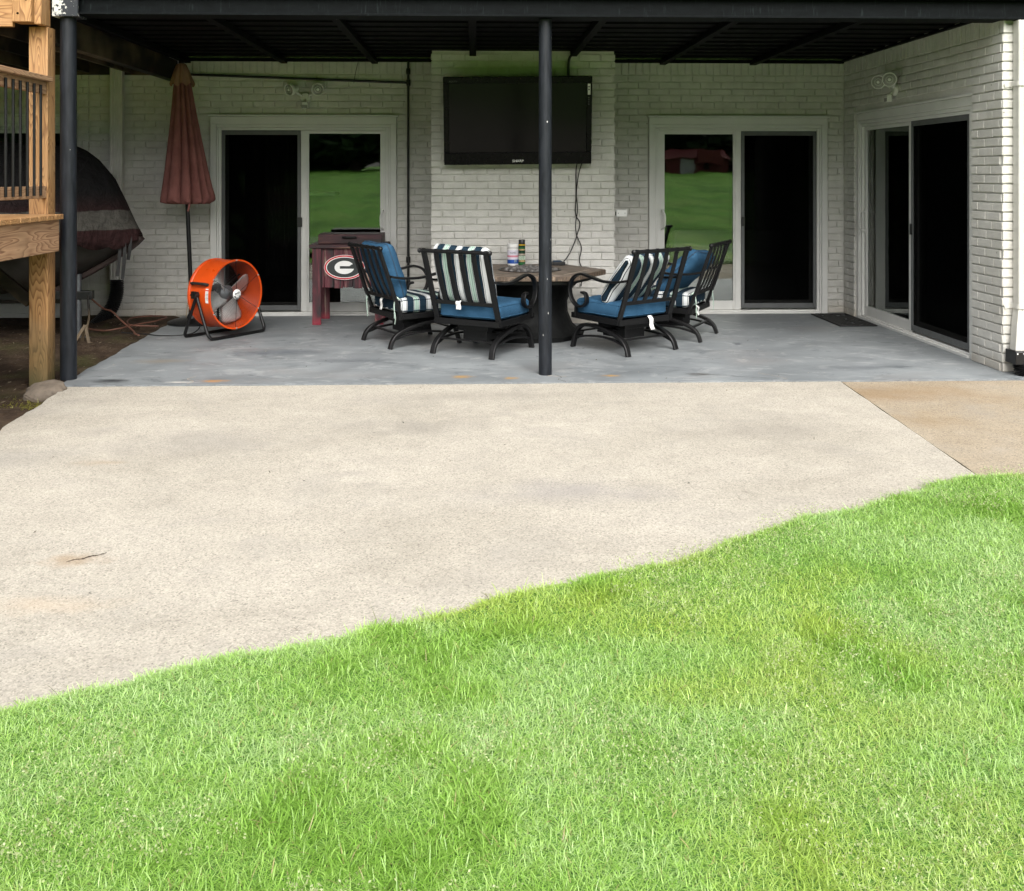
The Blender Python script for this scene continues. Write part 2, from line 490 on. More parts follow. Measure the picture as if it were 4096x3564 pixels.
def boat_cover():
    t = NT('boat_cover_cloth')
    p = t.pos()
    sx = t.n('ShaderNodeSeparateXYZ'); t.l(p, sx.inputs[0])
    z = t.math('ADD', sx.outputs[2], t.math('MULTIPLY', t.math('SUBTRACT', t.noise(p, 5, 3), .5), .05))
    c = t.ramp(t.math('SUBTRACT', z, .9), [(0, (.026, .010, .010)), (.13, (.026, .010, .010)), (.135, (.075, .071, .062)), (.31, (.075, .071, .062)), (.315, (.022, .010, .010)), (.42, (.014, .009, .009)), (.5, (.008, .0075, .008))], 'LINEAR')
    f = t.ramp(t.noise(t.pos((3, 3, 8)), 3, 6, .7), [(.3, .6), (.7, 1.15)])
    c = t.mix(1, c, f, 'MULTIPLY')
    return t.set(c, .85, t.bump(t.noise(t.pos((3, 3, 2)), 2.5, 6, .6, 1.2), .9, .06), spec=.2)
M['boat_cover'] = boat_cover()
M['boat_hull'] = plain('grey_hull', (.045, .043, .040), .5, .3, 5, .1)
M['boat_stem'] = plain('maroon_stem', (.035, .02, .018), .6, .3, 8, .1)
M['leaf'] = plain('tree_leaf', (.035, .075, .018), .55, .5, 2, .05)
M['bark'] = plain('tree_bark', (.07, .05, .035), .9, .4, 6, .6, 20)
M['red_wall'] = plain('red_siding', (.15, .022, .02), .7, .2, 3, .1)
M['shingle'] = plain('grey_shingle', (.10, .095, .09), .85, .3, 9, .3)
M['siding'] = plain('pale_siding', (.50, .50, .47), .6, .06, 3, .05)

# ------------------------------------------------------------------ mesh helpers
def crom(pts, n=8, closed=False):
    P = [Vector(p) for p in pts]
    out = []
    L = len(P)
    for i in range(L if closed else L - 1):
        p1, p2 = P[i], P[(i + 1) % L]
        p0 = P[i - 1] if (i > 0 or closed) else p1 * 2 - p2
        p3 = P[(i + 2) % L] if (i + 2 < L or closed) else p2 * 2 - p1
        for k in range(n):
            t = k / n
            out.append(.5 * ((2 * p1) + (p2 - p0) * t + (2 * p0 - 5 * p1 + 4 * p2 - p3) * t * t + (3 * p1 - p0 - 3 * p2 + p3) * t ** 3))
    if not closed: out.append(P[-1])
    return out

class MB:
    def __init__(s):
        s.v = []; s.f = []
    def add(s, vs, fs, M_=None):
        b = len(s.v)
        for v in vs:
            v = Vector(v)
            s.v.append(tuple(M_ @ v) if M_ is not None else tuple(v))
        for f in fs: s.f.append(tuple(i + b for i in f))
        return s
    def box(s, x0, x1, y0, y1, z0, z1, M_=None):
        vs = [(x, y, z) for z in (z0, z1) for y in (y0, y1) for x in (x0, x1)]
        return s.add(vs, [(0, 2, 3, 1), (4, 5, 7, 6), (0, 1, 5, 4), (2, 6, 7, 3), (0, 4, 6, 2), (1, 3, 7, 5)], M_)
    def rings(s, rings, closed=False, caps=True):
        b = len(s.v); n = len(rings[0])
        for r in rings: s.v += [tuple(p) for p in r]
        m = len(rings)
        for i in range(m if closed else m - 1):
            for k in range(n):
                a = b + i * n + k; a2 = b + i * n + (k + 1) % n
                c = b + ((i + 1) % m) * n + k; c2 = b + ((i + 1) % m) * n + (k + 1) % n
                s.f.append((a, a2, c2, c))
        if caps and not closed:
            s.f.append(tuple(b + k for k in reversed(range(n))))
            s.f.append(tuple(b + (m - 1) * n + k for k in range(n)))
        return s
    def sweep(s, pts, prof, up=None, closed=False, scale=None, caps=True):
        """sweep a 2-D profile (list of (a,b)) along pts; 'up' fixes the b axis"""
        P = [Vector(p) for p in pts]; n = len(P); rg = []
        ref = None
        for i in range(n):
            if closed: t = P[(i + 1) % n] - P[i - 1]
            else: t = P[min(i + 1, n - 1)] - P[max(i - 1, 0)]
            t.normalize()
            if up is not None: u = Vector(up)
            else:
                if ref is None: ref = Vector((0, 0, 1)) if abs(t.z) < .9 else Vector((1, 0, 0))
                u = ref
            sd_ = t.cross(u)
            if sd_.length < 1e-5: sd_ = t.cross(Vector((.3, 1, .1)))
            sd_.normalize(); bb = sd_.cross(t).normalized()
            if up is None: ref = bb
            k = scale[i] if scale else 1
            rg.append([P[i] + sd_ * (a * k) + bb * (b * k) for a, b in prof])
        return s.rings(rg, closed, caps)
    def tube(s, pts, r, seg=10, closed=False, scale=None, caps=True):
        return s.sweep(pts, [(r * math.cos(2 * math.pi * k / seg), r * math.sin(2 * math.pi * k / seg)) for k in range(seg)], None, closed, scale, caps)
    def bar(s, pts, wd, th, up=(1, 0, 0), closed=False):
        """flat bar; wd is measured along 'up'"""
        a, b = th / 2, wd / 2; c = min(a, b) * .35
        return s.sweep(pts, [(-a, -b + c), (-a + c, -b), (a - c, -b), (a, -b + c), (a, b - c), (a - c, b), (-a + c, b), (-a, b - c)], up, closed)
    def lathe(s, prof, seg=24, M_=None, caps=True):
        rg = []
        for r, z in prof:
            rg.append([Vector((r * math.cos(2 * math.pi * k / seg), r * math.sin(2 * math.pi * k / seg), z)) for k in range(seg)])
        if M_ is not None: rg = [[M_ @ p for p in q] for q in rg]
        return s.rings(rg, False, caps)
    def prism(s, poly, z0, z1, M_=None):
        n = len(poly)
        vs = [(x, y, z0) for x, y in poly] + [(x, y, z1) for x, y in poly]
        fs = [tuple(reversed(range(n))), tuple(range(n, 2 * n))] + [(i, (i + 1) % n, n + (i + 1) % n, n + i) for i in range(n)]
        return s.add(vs, fs, M_)
    def grid(s, fn, nu, nv):
        b = len(s.v)
        for j in range(nv + 1):
            for i in range(nu + 1): s.v.append(tuple(fn(i / nu, j / nv)))
        for j in range(nv):
            for i in range(nu):
                a = b + j * (nu + 1) + i
                s.f.append((a, a + 1, a + nu + 2, a + nu + 1))
        return s
    def mesh(s, name, mat=None, smooth=40):
        me = bpy.data.meshes.new(name)
        me.from_pydata(s.v, [], s.f)
        me.validate()
        bm = bmesh.new(); bm.from_mesh(me)
        bmesh.ops.recalc_face_normals(bm, faces=bm.faces)
        bm.to_mesh(me); bm.free()
        if smooth:
            me.polygons.foreach_set('use_smooth', [True] * len(me.polygons))
            me.set_sharp_from_angle(angle=R(smooth))
        if mat: me.materials.append(M[mat])
        return me

INV = {}
def link(name, data, parent=None, loc=None, rot=None):
    o = bpy.data.objects.new(name, data)
    COL.objects.link(o)
    if loc is not None: o.location = loc
    if rot is not None: o.rotation_euler = rot
    if parent is not None:
        o.parent = parent
        if parent.name in INV:
            o.matrix_parent_inverse = INV[parent.name]
    return o
def part(name, mb, mat, parent, bevel=0, smooth=40, label=None, loc=None, rot=None, seg=2):
    me = mb.mesh(name, mat, smooth)
    o = link(name, me, parent, loc, rot)
    if bevel:
        md = o.modifiers.new('bevel', 'BEVEL'); md.width = bevel; md.segments = seg; md.limit_method = 'ANGLE'; md.angle_limit = R(35)
    if label: o['label'] = label
    return o
def tag(o, label, cat, group=None, kind=None):
    o['label'] = label; o['category'] = cat
    if group: o['group'] = group
    if kind: o['kind'] = kind
    return o
def thing(name, label, cat, loc=(0, 0, 0), rotz=0, world=False, group=None):
    """Empty at the base of a thing. world=True: its parts are given in world coordinates"""
    o = bpy.data.objects.new(name, None)
    o.empty_display_size = .1
    COL.objects.link(o)
    o.location = loc; o.rotation_euler = (0, 0, rotz)
    tag(o, label, cat, group)
    if world: INV[o.name] = Matrix.Translation(Vector(loc)).inverted()
    return o
def text(name, body, size, mat, parent, mtx, depth=.0006, align='CENTER', bold=0):
    cu = bpy.data.curves.new(name, 'FONT')
    cu.body = body; cu.size = size; cu.extrude = depth; cu.align_x = align; cu.align_y = 'CENTER'; cu.offset = bold
    cu.resolution_u = 3
    tmp = bpy.data.objects.new(name, cu); COL.objects.link(tmp)
    dg = bpy.context.evaluated_depsgraph_get()
    me = bpy.data.meshes.new_from_object(tmp.evaluated_get(dg))
    bpy.data.objects.remove(tmp)
    me.materials.clear(); me.materials.append(M[mat])
    me.transform(mtx)
    o = link(name, me, parent)
    return o

# ------------------------------------------------------------------ ground
PATIO_Y0, WALL_Y = 7.62, 11.35
def sheet(name, mb, mat, label, cat, kind='structure', smooth=0):
    o = link(name, mb.mesh(name, mat, smooth))
    return tag(o, label, cat, None, kind)
mb = MB(); mb.box(-300, 300, -300, 300, -.5, -.12)
sheet('ground', mb, 'lawn', 'wide green ground beyond the yard', 'ground')

EDGE = [(-9, -.9), (-3.2, 2.0), (-2.2, 2.5), (-1.39, 2.97), (-.6, 3.40), (.083, 3.71), (.88, 4.15), (1.3, 4.42), (1.755, 4.72), (2.2, 5.00), (2.556, 5.16), (2.9, 5.20), (3.6, 5.18), (5, 5.12), (12, 5.0)]
EX = np.array([e[0] for e in EDGE]); EY = np.array([e[1] for e in EDGE])
def edge_y(x):
    x = np.asarray(x, float)
    return np.interp(x, EX, EY) + .022 * np.sin(x * 5.1 + 1) + .014 * np.sin(x * 13.7) + .008 * np.sin(x * 31)
def lawn_z(x, y):
    d = np.clip((edge_y(x) - y) / .11, 0, 1)
    return -.014 + (.014 + lawn_top(x, y)) * d * (2 - d)
def lawn_top(x, y):
    return .034 + np.clip(-y - 8, 0, 200) * .0168 + .012 * np.sin(x * 1.7 + .6) * np.cos(y * 1.3) + .008 * np.sin(x * 4.1 + y * 3.3)
mb = MB()
xs = np.concatenate([np.linspace(-120, -5, 12)[:-1], np.linspace(-5, 7, 121), np.linspace(7, 120, 12)[1:]])
ts = np.concatenate([[0, .02, .04, .06, .08], np.linspace(.11, 4, 41), np.linspace(4, 220, 24)[1:]])
for t_ in ts:
    for x in xs:
        y = float(edge_y(x)) - t_
        z = float(lawn_z(x, y)) - .006
        mb.v.append((float(x), y, z))
nx = len(xs)
for j in range(len(ts) - 1):
    for i in range(nx - 1):
        a = j * nx + i
        mb.f.append((a, a + 1, a + nx + 1, a + nx))
me = mb.mesh('lawn', None, 60)
me.materials.append(M['lawn'])
lawn = tag(link('lawn', me), 'green lawn in the foreground running back from the concrete', 'lawn', None, 'structure')

def ragged(a, b, n, amp, seed):
    r_ = random.Random(seed); a = Vector(a); b = Vector(b)
    d = (b - a); nn = Vector((-d.y, d.x)).normalized()
    return [tuple(a + d * (k / n) + nn * (r_.uniform(-amp, amp) if 0 < k < n else 0)) for k in range(n)]
# main concrete apron, its left edge ragged
poly = [(-2.80, 1.2)] + [(2.335, 1.2)] + ragged((2.335, 1.25), (2.745, PATIO_Y0 - .012), 40, .004, 2) + ragged((2.745, PATIO_Y0 - .012), (-2.98, PATIO_Y0 - .006), 70, .006, 3) + ragged((-2.98, PATIO_Y0 - .006), (-2.86, 6.0), 20, .012, 4) + ragged((-2.86, 6.0), (-2.80, 1.25), 30, .012, 5)
mb = MB().prism(poly, -.14, 0)
apron = sheet('concrete_apron', mb, 'concrete', 'pale exposed aggregate concrete between lawn and covered patio', 'concrete')
poly = [(2.346, 1.2), (9, 1.2), (9, PATIO_Y0 - .01)] + ragged((9, PATIO_Y0 - .01), (2.757, PATIO_Y0 - .012), 40, .005, 6) + ragged((2.757, PATIO_Y0 - .012), (2.346, 1.25), 40, .004, 7)
mb = MB().prism(poly, -.14, -.003)
sheet('concrete_apron_side', mb, 'concrete_tan', 'browner tan aggregate slab right of the diagonal joint', 'concrete')
# crack with a crumbled lip
mb = MB()
cp = crom([(-1.635, 4.17, .0005), (-1.61, 4.195, .0005), (-1.585, 4.20, .0005), (-1.56, 4.23, .0005), (-1.535, 4.24, .0005), (-1.51, 4.265, .0005)], 6)
mb.sweep(cp, [(-.0055, 0), (0, .0006), (.0055, 0), (0, -.002)], (0, 0, 1), scale=[.15 + .6 * math.sin(math.pi * (i + .5) / len(cp)) + .9 * rnd.random() for i in range(len(cp))])
part('crack', mb, 'crack', apron)
# painted patio slab
poly = [(-3.05, PATIO_Y0 + .01)] + ragged((-3.05, PATIO_Y0 + .01), (4.30, PATIO_Y0), 160, .009, 8)[1:] + [(4.30, PATIO_Y0), (4.36, 7.75), (4.36, 11.55), (-3.2, 11.55)] + ragged((-3.2, 11.5), (-3.05, PATIO_Y0 + .05), 30, .015, 9)
mb = MB().prism(poly, -.14, .008)
patio = sheet('patio', mb, 'patio', 'grey painted concrete floor under the porch roof', 'patio')
# thin pale cracks in the paint
for pts, mat_, wd in (([(-2.12, 7.64, .0095), (-2.1, 7.74, .0095), (-2.17, 7.83, .0095), (-2.13, 7.93, .0095)], 'slate_line', .008), ([(.62, 7.90, .0095), (.66, 7.8, .0095), (.63, 7.72, .0095), (.68, 7.64, .0095)], 'crack', .004), ([(2.36, 7.66, .0095), (2.3, 7.8, .0095), (2.2, 7.9, .0095)], 'slate_line', .008), ([(.56, 7.86, .0095), (.62, 7.84, .0095), (.70, 7.83, .0095)], 'slate_line', .012)):
    mb = MB(); cp = crom(pts, 7)
    mb.sweep(cp, [(-wd / 2, 0), (0, .0006), (wd / 2, 0), (0, -.001)], (0, 0, 1), scale=[.3 + rnd.random() for _ in cp])
    part('crack', mb, mat_, patio)
# dirt at the left
def dfn(u, v):
    x = -12 + u * 9.5; y = 4.0 + v * 7.6
    z = -.035 + .02 * math.sin(x * 3.1 + y * 2) * math.sin(y * 2.7) + .012 * math.sin(x * 9 + 1.3) * math.sin(y * 11 + x) + rnd.uniform(-.006, .006)
    if y > 10.6: z += .05 * (y - 10.6)
    z -= max(0, (x + 3.15)) * .09
    return (x, y, z)
mb = MB().grid(dfn, 130, 100)
sheet('dirt_bed', mb, 'dirt', 'bare mossy dirt left of the patio under the deck', 'dirt', smooth=60)

# ------------------------------------------------------------------ house
RX = 4.13           # face of the right-hand wall
CH_Y = 10.62        # face of the chimney breast
CH0, CH1 = -.457, 1.465
CEIL = 2.83
house = thing('house', 'white painted brick house wall with sliding glass doors behind the patio', 'house', (0, WALL_Y, 0), 0, True)
COURSE, BL, BH = .0738, .236, .0630
doors = [(-2.89, -.862, 0, 2.20), (1.935, 3.94, 0, 2.20), (-6.36, -4.34, 0, 2.20)]
BACK0, BACK1 = -9.0, RX
# mortar bodies
mb = MB()
def panel(mb, u0, u1, z1, holes, fn):
    us = sorted({u0, u1, *[h[0] for h in holes], *[h[1] for h in holes]})
    for a, b in zip(us, us[1:]):
        z0 = 0
        for h in holes:
            if a >= h[0] - 1e-6 and b <= h[1] + 1e-6: z0 = h[3]
        fn(mb, a, b, z0 - (.12 if z0 == 0 else 0), z1)
mor = .0150
panel(mb, BACK0, BACK1 + .2, 3.0, doors, lambda m, a, b, z0, z1: m.box(a, b, WALL_Y + mor, WALL_Y + .22, z0, z1))
wall_back = part('wall', mb, 'brick', house, smooth=0, label='painted brick wall at the back of the patio')
mb = MB().box(CH0 + mor, CH1 - mor, CH_Y + mor, WALL_Y + mor - .002, -.12, 3.0)
wall_ch = part('chimney_breast', mb, 'brick', house, smooth=0, label='painted brick chimney breast behind the television')
RD = (8.40, 11.03)    # opening of the side door along y
mb = MB()
F_Y = 7.885           # front face of the side wall
panel(mb, F_Y + mor, WALL_Y + mor - .002, 3.0, [(RD[0], RD[1], 0, 2.225)], lambda m, a, b, z0, z1: m.box(RX + mor, RX + .22, a, b, z0, z1))
mb.box(RX + .2201, 7.5, F_Y + mor, F_Y + .2, -.12, 2.75)
wall_side = part('wall', mb, 'brick', house, smooth=0, label='painted brick wall at the right end of the patio')

# bricks
def brick_variant(seed, L=BL - .0105, H=BH):
    r_ = random.Random(seed); j = lambda a: r_.uniform(-a, a)
    c = .0035
    back, mid, fr = [], [], []
    for sx, sz in ((-1, -1), (1, -1), (1, 1), (-1, 1)):
        x = sx * L / 2 + j(.002); z = sz * H / 2 + j(.0014)
        back.append((x, .020, z)); mid.append((x, c * .8 + j(.0008), z)); fr.append((x - sx * (c + abs(j(.001))), j(.0009), z - sz * (c + abs(j(.0012)))))
    vs = back + mid + fr
    fs = [(8, 9, 10, 11)]
    for k in range(4):
        k2 = (k + 1) % 4
        fs += [(4 + k, 4 + k2, 8 + k2, 8 + k), (k, k2, 4 + k2, 4 + k)]
    me = bpy.data.meshes.new('brick')
    me.from_pydata(vs, [], fs); me.materials.append(M['brick'])
    return me, np.array(vs), fs
BV = [brick_variant(i) for i in range(8)]
BRICKS = []   # (wall, pos, rotz, sx, sz, variant, size in view)
def course_bricks(wall, u0, u1, z_top, holes, place, rotz, phase=0, soldier=None):
    """running bond from u0 to u1; place(u) -> (x, y)"""
    n = int(z_top / COURSE + .5)
    for k in range(n):
        zc = k * COURSE + COURSE / 2 + .004
        a = u0 - (BL / 2 if (k + phase) % 2 else 0) + rnd.uniform(-.004, .004)
        free = [(u0, u1)]
        for h in holes:
            if zc + .02 > h[2] and zc - .02 < h[3]:
                nf = []
                for f0, f1 in free:
                    if h[0] > f0: nf.append((f0, min(f1, h[0])))
                    if h[1] < f1: nf.append((max(f0, h[1]), f1))
                free = [f for f in nf if f[1] - f[0] > .02]
        while a < u1:
            L = BL * rnd.uniform(.97, 1.03)
            for f0, f1 in free:
                s0, s1 = max(a, f0), min(a + L, f1)
                if s1 - s0 > .045:
                    BRICKS.append((wall, place((s0 + s1) / 2), zc + rnd.uniform(-.0012, .0012), rotz, (s1 - s0 - .0105) / (BL - .0105), rnd.uniform(.97, 1.02), rnd.randrange(8), 0, rnd.uniform(-.003, .003)))
            a += L
    if soldier:
        z0, z1 = soldier
        a = u0
        while a < u1 - .04:
            BRICKS.append((wall, place(a + .04), (z0 + z1) / 2, rotz, (z1 - z0 - .011) / (BL - .0105), 1.06, rnd.randrange(8), 1, 0))
            a += .079
SOLD = 36 * COURSE + .004     # height where the soldier course starts
course_bricks('back', -4.20, CH0, SOLD, [(d[0] - .002, d[1] + .002, d[2], d[3] + .01) for d in doors], lambda u: (u, WALL_Y), 0, 0, (SOLD, SOLD + .235))
course_bricks('back', -7.5, -6.40, SOLD, [], lambda u: (u, WALL_Y), 0, 0)
course_bricks('back', -6.40, -4.21, SOLD, [(-6.37, -4.33, 0, 2.21)], lambda u: (u, WALL_Y), 0, 1)
course_bricks('back', CH1 + .004, RX, SOLD, [(d[0] - .002, d[1] + .002, d[2], d[3] + .01) for d in doors], lambda u: (u, WALL_Y), 0, 1, (SOLD, SOLD + .235))
course_bricks('chimney', CH0, CH1, SOLD + .16, [], lambda u: (u, CH_Y), 0, 0)
# side wall: u runs from the back (0) towards the front
course_bricks('side', 0.01, WALL_Y - F_Y, SOLD, [(WALL_Y - RD[1] - .002, WALL_Y - RD[0] + .002, 0, 2.235)], lambda u: (RX, WALL_Y - u), R(-90), 1, (SOLD, SOLD + .235))
course_bricks('front', RX, RX + .9, SOLD + .07, [], lambda u: (u, F_Y), 0, 0)
walls = {'back': wall_back, 'chimney': wall_ch, 'side': wall_side, 'front': wall_side}
def vis(b):
    wl, (x, y), z = b[0], b[1], b[2]
    d = math.hypot(x, y)
    if wl == 'front': return (1 / d ** 2) if x < RX + .17 else 0
    if wl == 'side': f = 4.13 / d; return f * b[4] / d ** 2 * 1.0
    if wl == 'chimney':
        if (-.3 < x < 1.2 and 1.68 < z < 2.55) or z < .62 or abs(x - .70) < .07: return .0001 / d ** 2
    if wl == 'back' and (x < -4.3 or (x > 3.9)): return .3 / d ** 2
    return b[4] / d ** 2
BRICKS.sort(key=vis, reverse=True)
def bmat(b):
    (x, y), z, rz, sx, sz, sol, tw = b[1], b[2], b[3], b[4], b[5], b[7], b[8]
    Mx = Matrix.Translation((x, y, z)) @ Matrix.Rotation(rz, 4, 'Z')
    if sol: Mx = Mx @ Matrix.Rotation(R(90), 4, 'Y')
    return Mx @ Matrix.Rotation(tw, 4, 'Y') @ Matrix.Diagonal((sx, 1, sz, 1))
for b in BRICKS[:300]:
    o = bpy.data.objects.new('brick', BV[b[6]][0])
    COL.objects.link(o)
    o.parent = walls[b[0]]
    o.matrix_local = bmat(b)
mb = MB()
for b in BRICKS[300:]:
    mb.add(BV[b[6]][1], BV[b[6]][2], bmat(b))
me = bpy.data.meshes.new('brickwork'); me.from_pydata(mb.v, [], mb.f); me.materials.append(M['brick'])
bw = link('brickwork', me, house); bw['kind'] = 'stuff'
# upper storey and rooms behind the doors (keeps the sky off the porch and the rooms dark)
mb = MB().box(-9, 7.5, WALL_Y + .03, WALL_Y + 8, 3.01, 6.2)
part('upper_wall', mb, 'siding', house, smooth=0)
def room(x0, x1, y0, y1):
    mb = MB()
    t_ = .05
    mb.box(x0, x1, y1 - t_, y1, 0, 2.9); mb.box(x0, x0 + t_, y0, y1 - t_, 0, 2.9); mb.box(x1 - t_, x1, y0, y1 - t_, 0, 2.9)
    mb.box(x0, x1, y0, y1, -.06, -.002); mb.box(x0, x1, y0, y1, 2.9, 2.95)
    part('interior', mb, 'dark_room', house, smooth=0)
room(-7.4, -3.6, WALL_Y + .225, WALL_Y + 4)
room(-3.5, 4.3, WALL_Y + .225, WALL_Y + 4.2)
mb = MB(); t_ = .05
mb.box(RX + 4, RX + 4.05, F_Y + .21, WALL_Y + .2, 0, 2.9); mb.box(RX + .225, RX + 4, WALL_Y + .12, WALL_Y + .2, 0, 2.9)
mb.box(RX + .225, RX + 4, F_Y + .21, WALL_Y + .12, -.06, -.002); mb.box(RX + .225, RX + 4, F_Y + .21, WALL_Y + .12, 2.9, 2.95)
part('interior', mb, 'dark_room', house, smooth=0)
# a few pale things in the rooms seen dimly through the glass
mb = MB()
for k in range(9):
    mb.box(-2.6 + .06 * k, -2.6 + .06 * k + .045, WALL_Y + 1.5 + .02 * (k % 2), WALL_Y + 1.54 + .02 * (k % 2), .3, 2.1)
part('curtain', mb, 'room_curtain', house, smooth=0)
part('interior_shelf', MB().box(-2.2, -1.7, WALL_Y + 1.2, WALL_Y + 1.6, .3, .34).box(-2.2, -2.16, WALL_Y + 1.2, WALL_Y + 1.6, 0, 1.3).box(-2.2, -1.7, WALL_Y + 1.2, WALL_Y + 1.6, 1.3, 1.34), 'room_curtain', house, smooth=0)
part('interior_sofa', MB().box(2.5, 3.9, WALL_Y + .9, WALL_Y + 1.5, 0, .42).box(2.5, 3.9, WALL_Y + 1.5, WALL_Y + 1.7, 0, .85), 'room_curtain', house, .05)
part('curtain', MB().grid(lambda u, v: (RX + .34 + .03 * math.sin(u * 40), 10.75 - .30 * u, .05 + 2.0 * v), 40, 2), 'room_curtain', house)

def sliding_door(loc, rotz, W, H, screen_left, label, recess=0, handle=True):
    """u (x) runs left to right seen from outside, -y is outwards; casing flush on the brick"""
    c1, c2 = .065, .045
    mb = MB()
    y0 = -.032 + recess
    for x0, x1 in ((0, c1), (W - c1, W)):
        mb.box(x0, x1, y0, .16, 0, H - .09)
    mb.box(0, W, y0, .16, H - .09, H - .012)
    mb.box(-.02, W + .02, y0 - .022, .12, H - .010, H + .012)
    mb.box(c1, W - c1, y0 + .008, .15, H - .125, H - .091)
    for x0, x1 in ((c1 + .001, c1 + c2 * .45), (W - c1 - c2 * .45, W - c1 - .001)):
        mb.box(x0, x1, y0 + .012, .15, .0, H - .126)
    d = part('sliding_door', mb, 'trim', house, .004, 40, label)
    d.parent = house; d.matrix_parent_inverse = INV[house.name]
    d.location = loc; d.rotation_euler = (0, 0, rotz)
    x0, x1 = c1 + c2 * .45 + .001, W - c1 - c2 * .45 - .001
    zt = H - .127
    yi = y0 + .02
    mb = MB(); mb.box(x0, x1, yi, .15, 0.0, .045); mb.box(x0, x1, yi - .03, yi - .001, .0, .03)
    mb.box(x0, x0 + .03, yi, .15, .046, zt); mb.box(x1 - .03, x1, yi, .15, .046, zt); mb.box(x0 + .031, x1 - .031, yi, .15, zt - .03, zt)
    part('door_frame', mb, 'trim', d, .003)
    a, b = x0 + .032, x1 - .032
    mid = (a + b) / 2
    z0, z1 = .047, zt - .032
    g0, g1 = (mid - .01, b) if screen_left else (a, mid + .01)
    def leaf(p0, p1, y, st=.062, bot=.10, top=.035):
        mb = MB()
        mb.box(p0, p0 + st, y, y + .035, z0, z1); mb.box(p1 - st, p1, y, y + .035, z0, z1)
        mb.box(p0 + st + .001, p1 - st - .001, y, y + .035, z0, z0 + bot); mb.box(p0 + st + .001, p1 - st - .001, y, y + .035, z1 - top, z1)
        s_ = part('door_sash', mb, 'trim', d, .003)
        mb = MB().box(p0 + st - .005, p1 - st + .005, y + .014, y + .020, z0 + bot - .005, z1 - top + .005)
        part('glass_pane', mb, 'glass', d, smooth=0)
    leaf(g0, g1, yi + .025)
    f0, f1 = (a, mid + .03) if screen_left else (mid - .03, b)
    leaf(f0, f1, yi + .072)
    # meeting stile cover in front
    mb = MB().box(mid - .033, mid + .033, yi + .012, yi + .024, z0, z1); part('meeting_stile', mb, 'trim', d, .003)
    s0, s1 = (a + .002, mid - .035) if screen_left else (mid + .035, b - .002)
    mb = MB(); t_ = .045; ys = yi + .004; zb = .065
    mb.box(s0, s0 + t_ * .8, ys, ys + .018, zb, z1); mb.box(s1 - t_ * .8, s1, ys, ys + .018, zb, z1)
    mb.box(s0 + t_ * .8 + .001, s1 - t_ * .8 - .001, ys, ys + .018, zb, zb + .055); mb.box(s0 + t_ * .8 + .001, s1 - t_ * .8 - .001, ys, ys + .018, z1 - .05, z1)
    part('screen_frame', mb, 'screen_frame', d, .002)
    mb = MB().box(s0 + t_ * .8 - .004, s1 - t_ * .8 + .004, ys + .008, ys + .0095, zb + .05, z1 - .045)
    part('insect_screen', mb, 'screen', d, smooth=0)
    lx = s1 - .018 if screen_left else s0 + .018
    mb = MB().box(lx - .02, lx + .035 if screen_left else lx + .02, ys - .016, ys - .001, .98, 1.085)
    part('latch', mb, 'black_plastic', d, .004)
    hx = g1 - .031 if screen_left else g0 + .031
    sgn = -1 if screen_left else 1
    mb = MB().box(hx - .02, hx + .02, yi + .017, yi + .0245, .92, 1.19)
    mb.tube(crom([(hx, yi + .02, .95), (hx + sgn * .004, yi - .035, .965), (hx + sgn * .02, yi - .05, 1.0), (hx + sgn * .02, yi - .05, 1.10), (hx + sgn * .004, yi - .035, 1.145), (hx, yi + .02, 1.16)], 5), .010, 8)
    part('handle', mb, 'trim', d)
    return d
sliding_door((-2.89, WALL_Y, 0), 0, 2.028, 2.20, True, 'white framed sliding door behind the orange fan')
sliding_door((1.935, WALL_Y, 0), 0, 2.005, 2.20, False, 'white framed sliding door behind the right-hand chairs')
sliding_door((-6.36, WALL_Y, 0), 0, 2.02, 2.20, True, 'dark sliding door half hidden behind the wooden railing')
sliding_door((RX, RD[1], 0), R(-90), RD[1] - RD[0], 2.225, False, 'wide sliding door in the right-hand side wall', .055)

# ------------------------------------------------------------------ porch roof: steel beam, posts, joists, boards
roof = thing('porch_roof', 'black painted porch roof on a steel beam and round posts', 'porch roof', (.5, 7.9, 0), 0, True)
BZ = 2.757
mb = MB()
mb.box(-3.2, 4.11, 7.80, 8.00, BZ, BZ + .016); mb.box(4.111, 7.5, 7.80, 7.880, BZ, BZ + .016); mb.box(-3.2, 7.5, 7.860, 7.880, BZ + .017, BZ + .150); mb.box(-3.2, 7.5, 7.80, 7.880, BZ + .151, BZ + .167)
mb.tube([(-3.0 + .15 * k, 7.859, BZ + .018 + .002 * (k % 2)) for k in range(70)], .006, 5)
part('beam', mb, 'beam', roof, .002)
mb = MB().box(-3.2, 7.5, 7.82, 7.86, BZ + .169, BZ + .40)
part('rim_board', mb, 'beam', roof, .003)
def post(x, y, r, lbl):
    prof = [(r * 1.0, 0.008), (r, .02), (r * .995, .9), (r * .99, 1.8), (r * .985, BZ - .005)]
    mb = MB(); mb.lathe(prof, 28, Matrix.Translation((x, y, 0)))
    return part('post', mb, 'post', roof, label=lbl)
post(.545, 7.92, .051, 'round dark post with paint chips in the middle of the patio')
p_left = post(-3.07, 7.87, .060, 'round dark post at the left corner beside the wooden stair')
mb = MB().box(-3.155, -2.965, 7.775, 7.797, BZ - .02, BZ + .2)
mb.box(-3.155, -2.965, 7.7975, 7.96, BZ - .020, BZ - .004)
part('column_cap', mb, 'chipped_cap', p_left, .003)
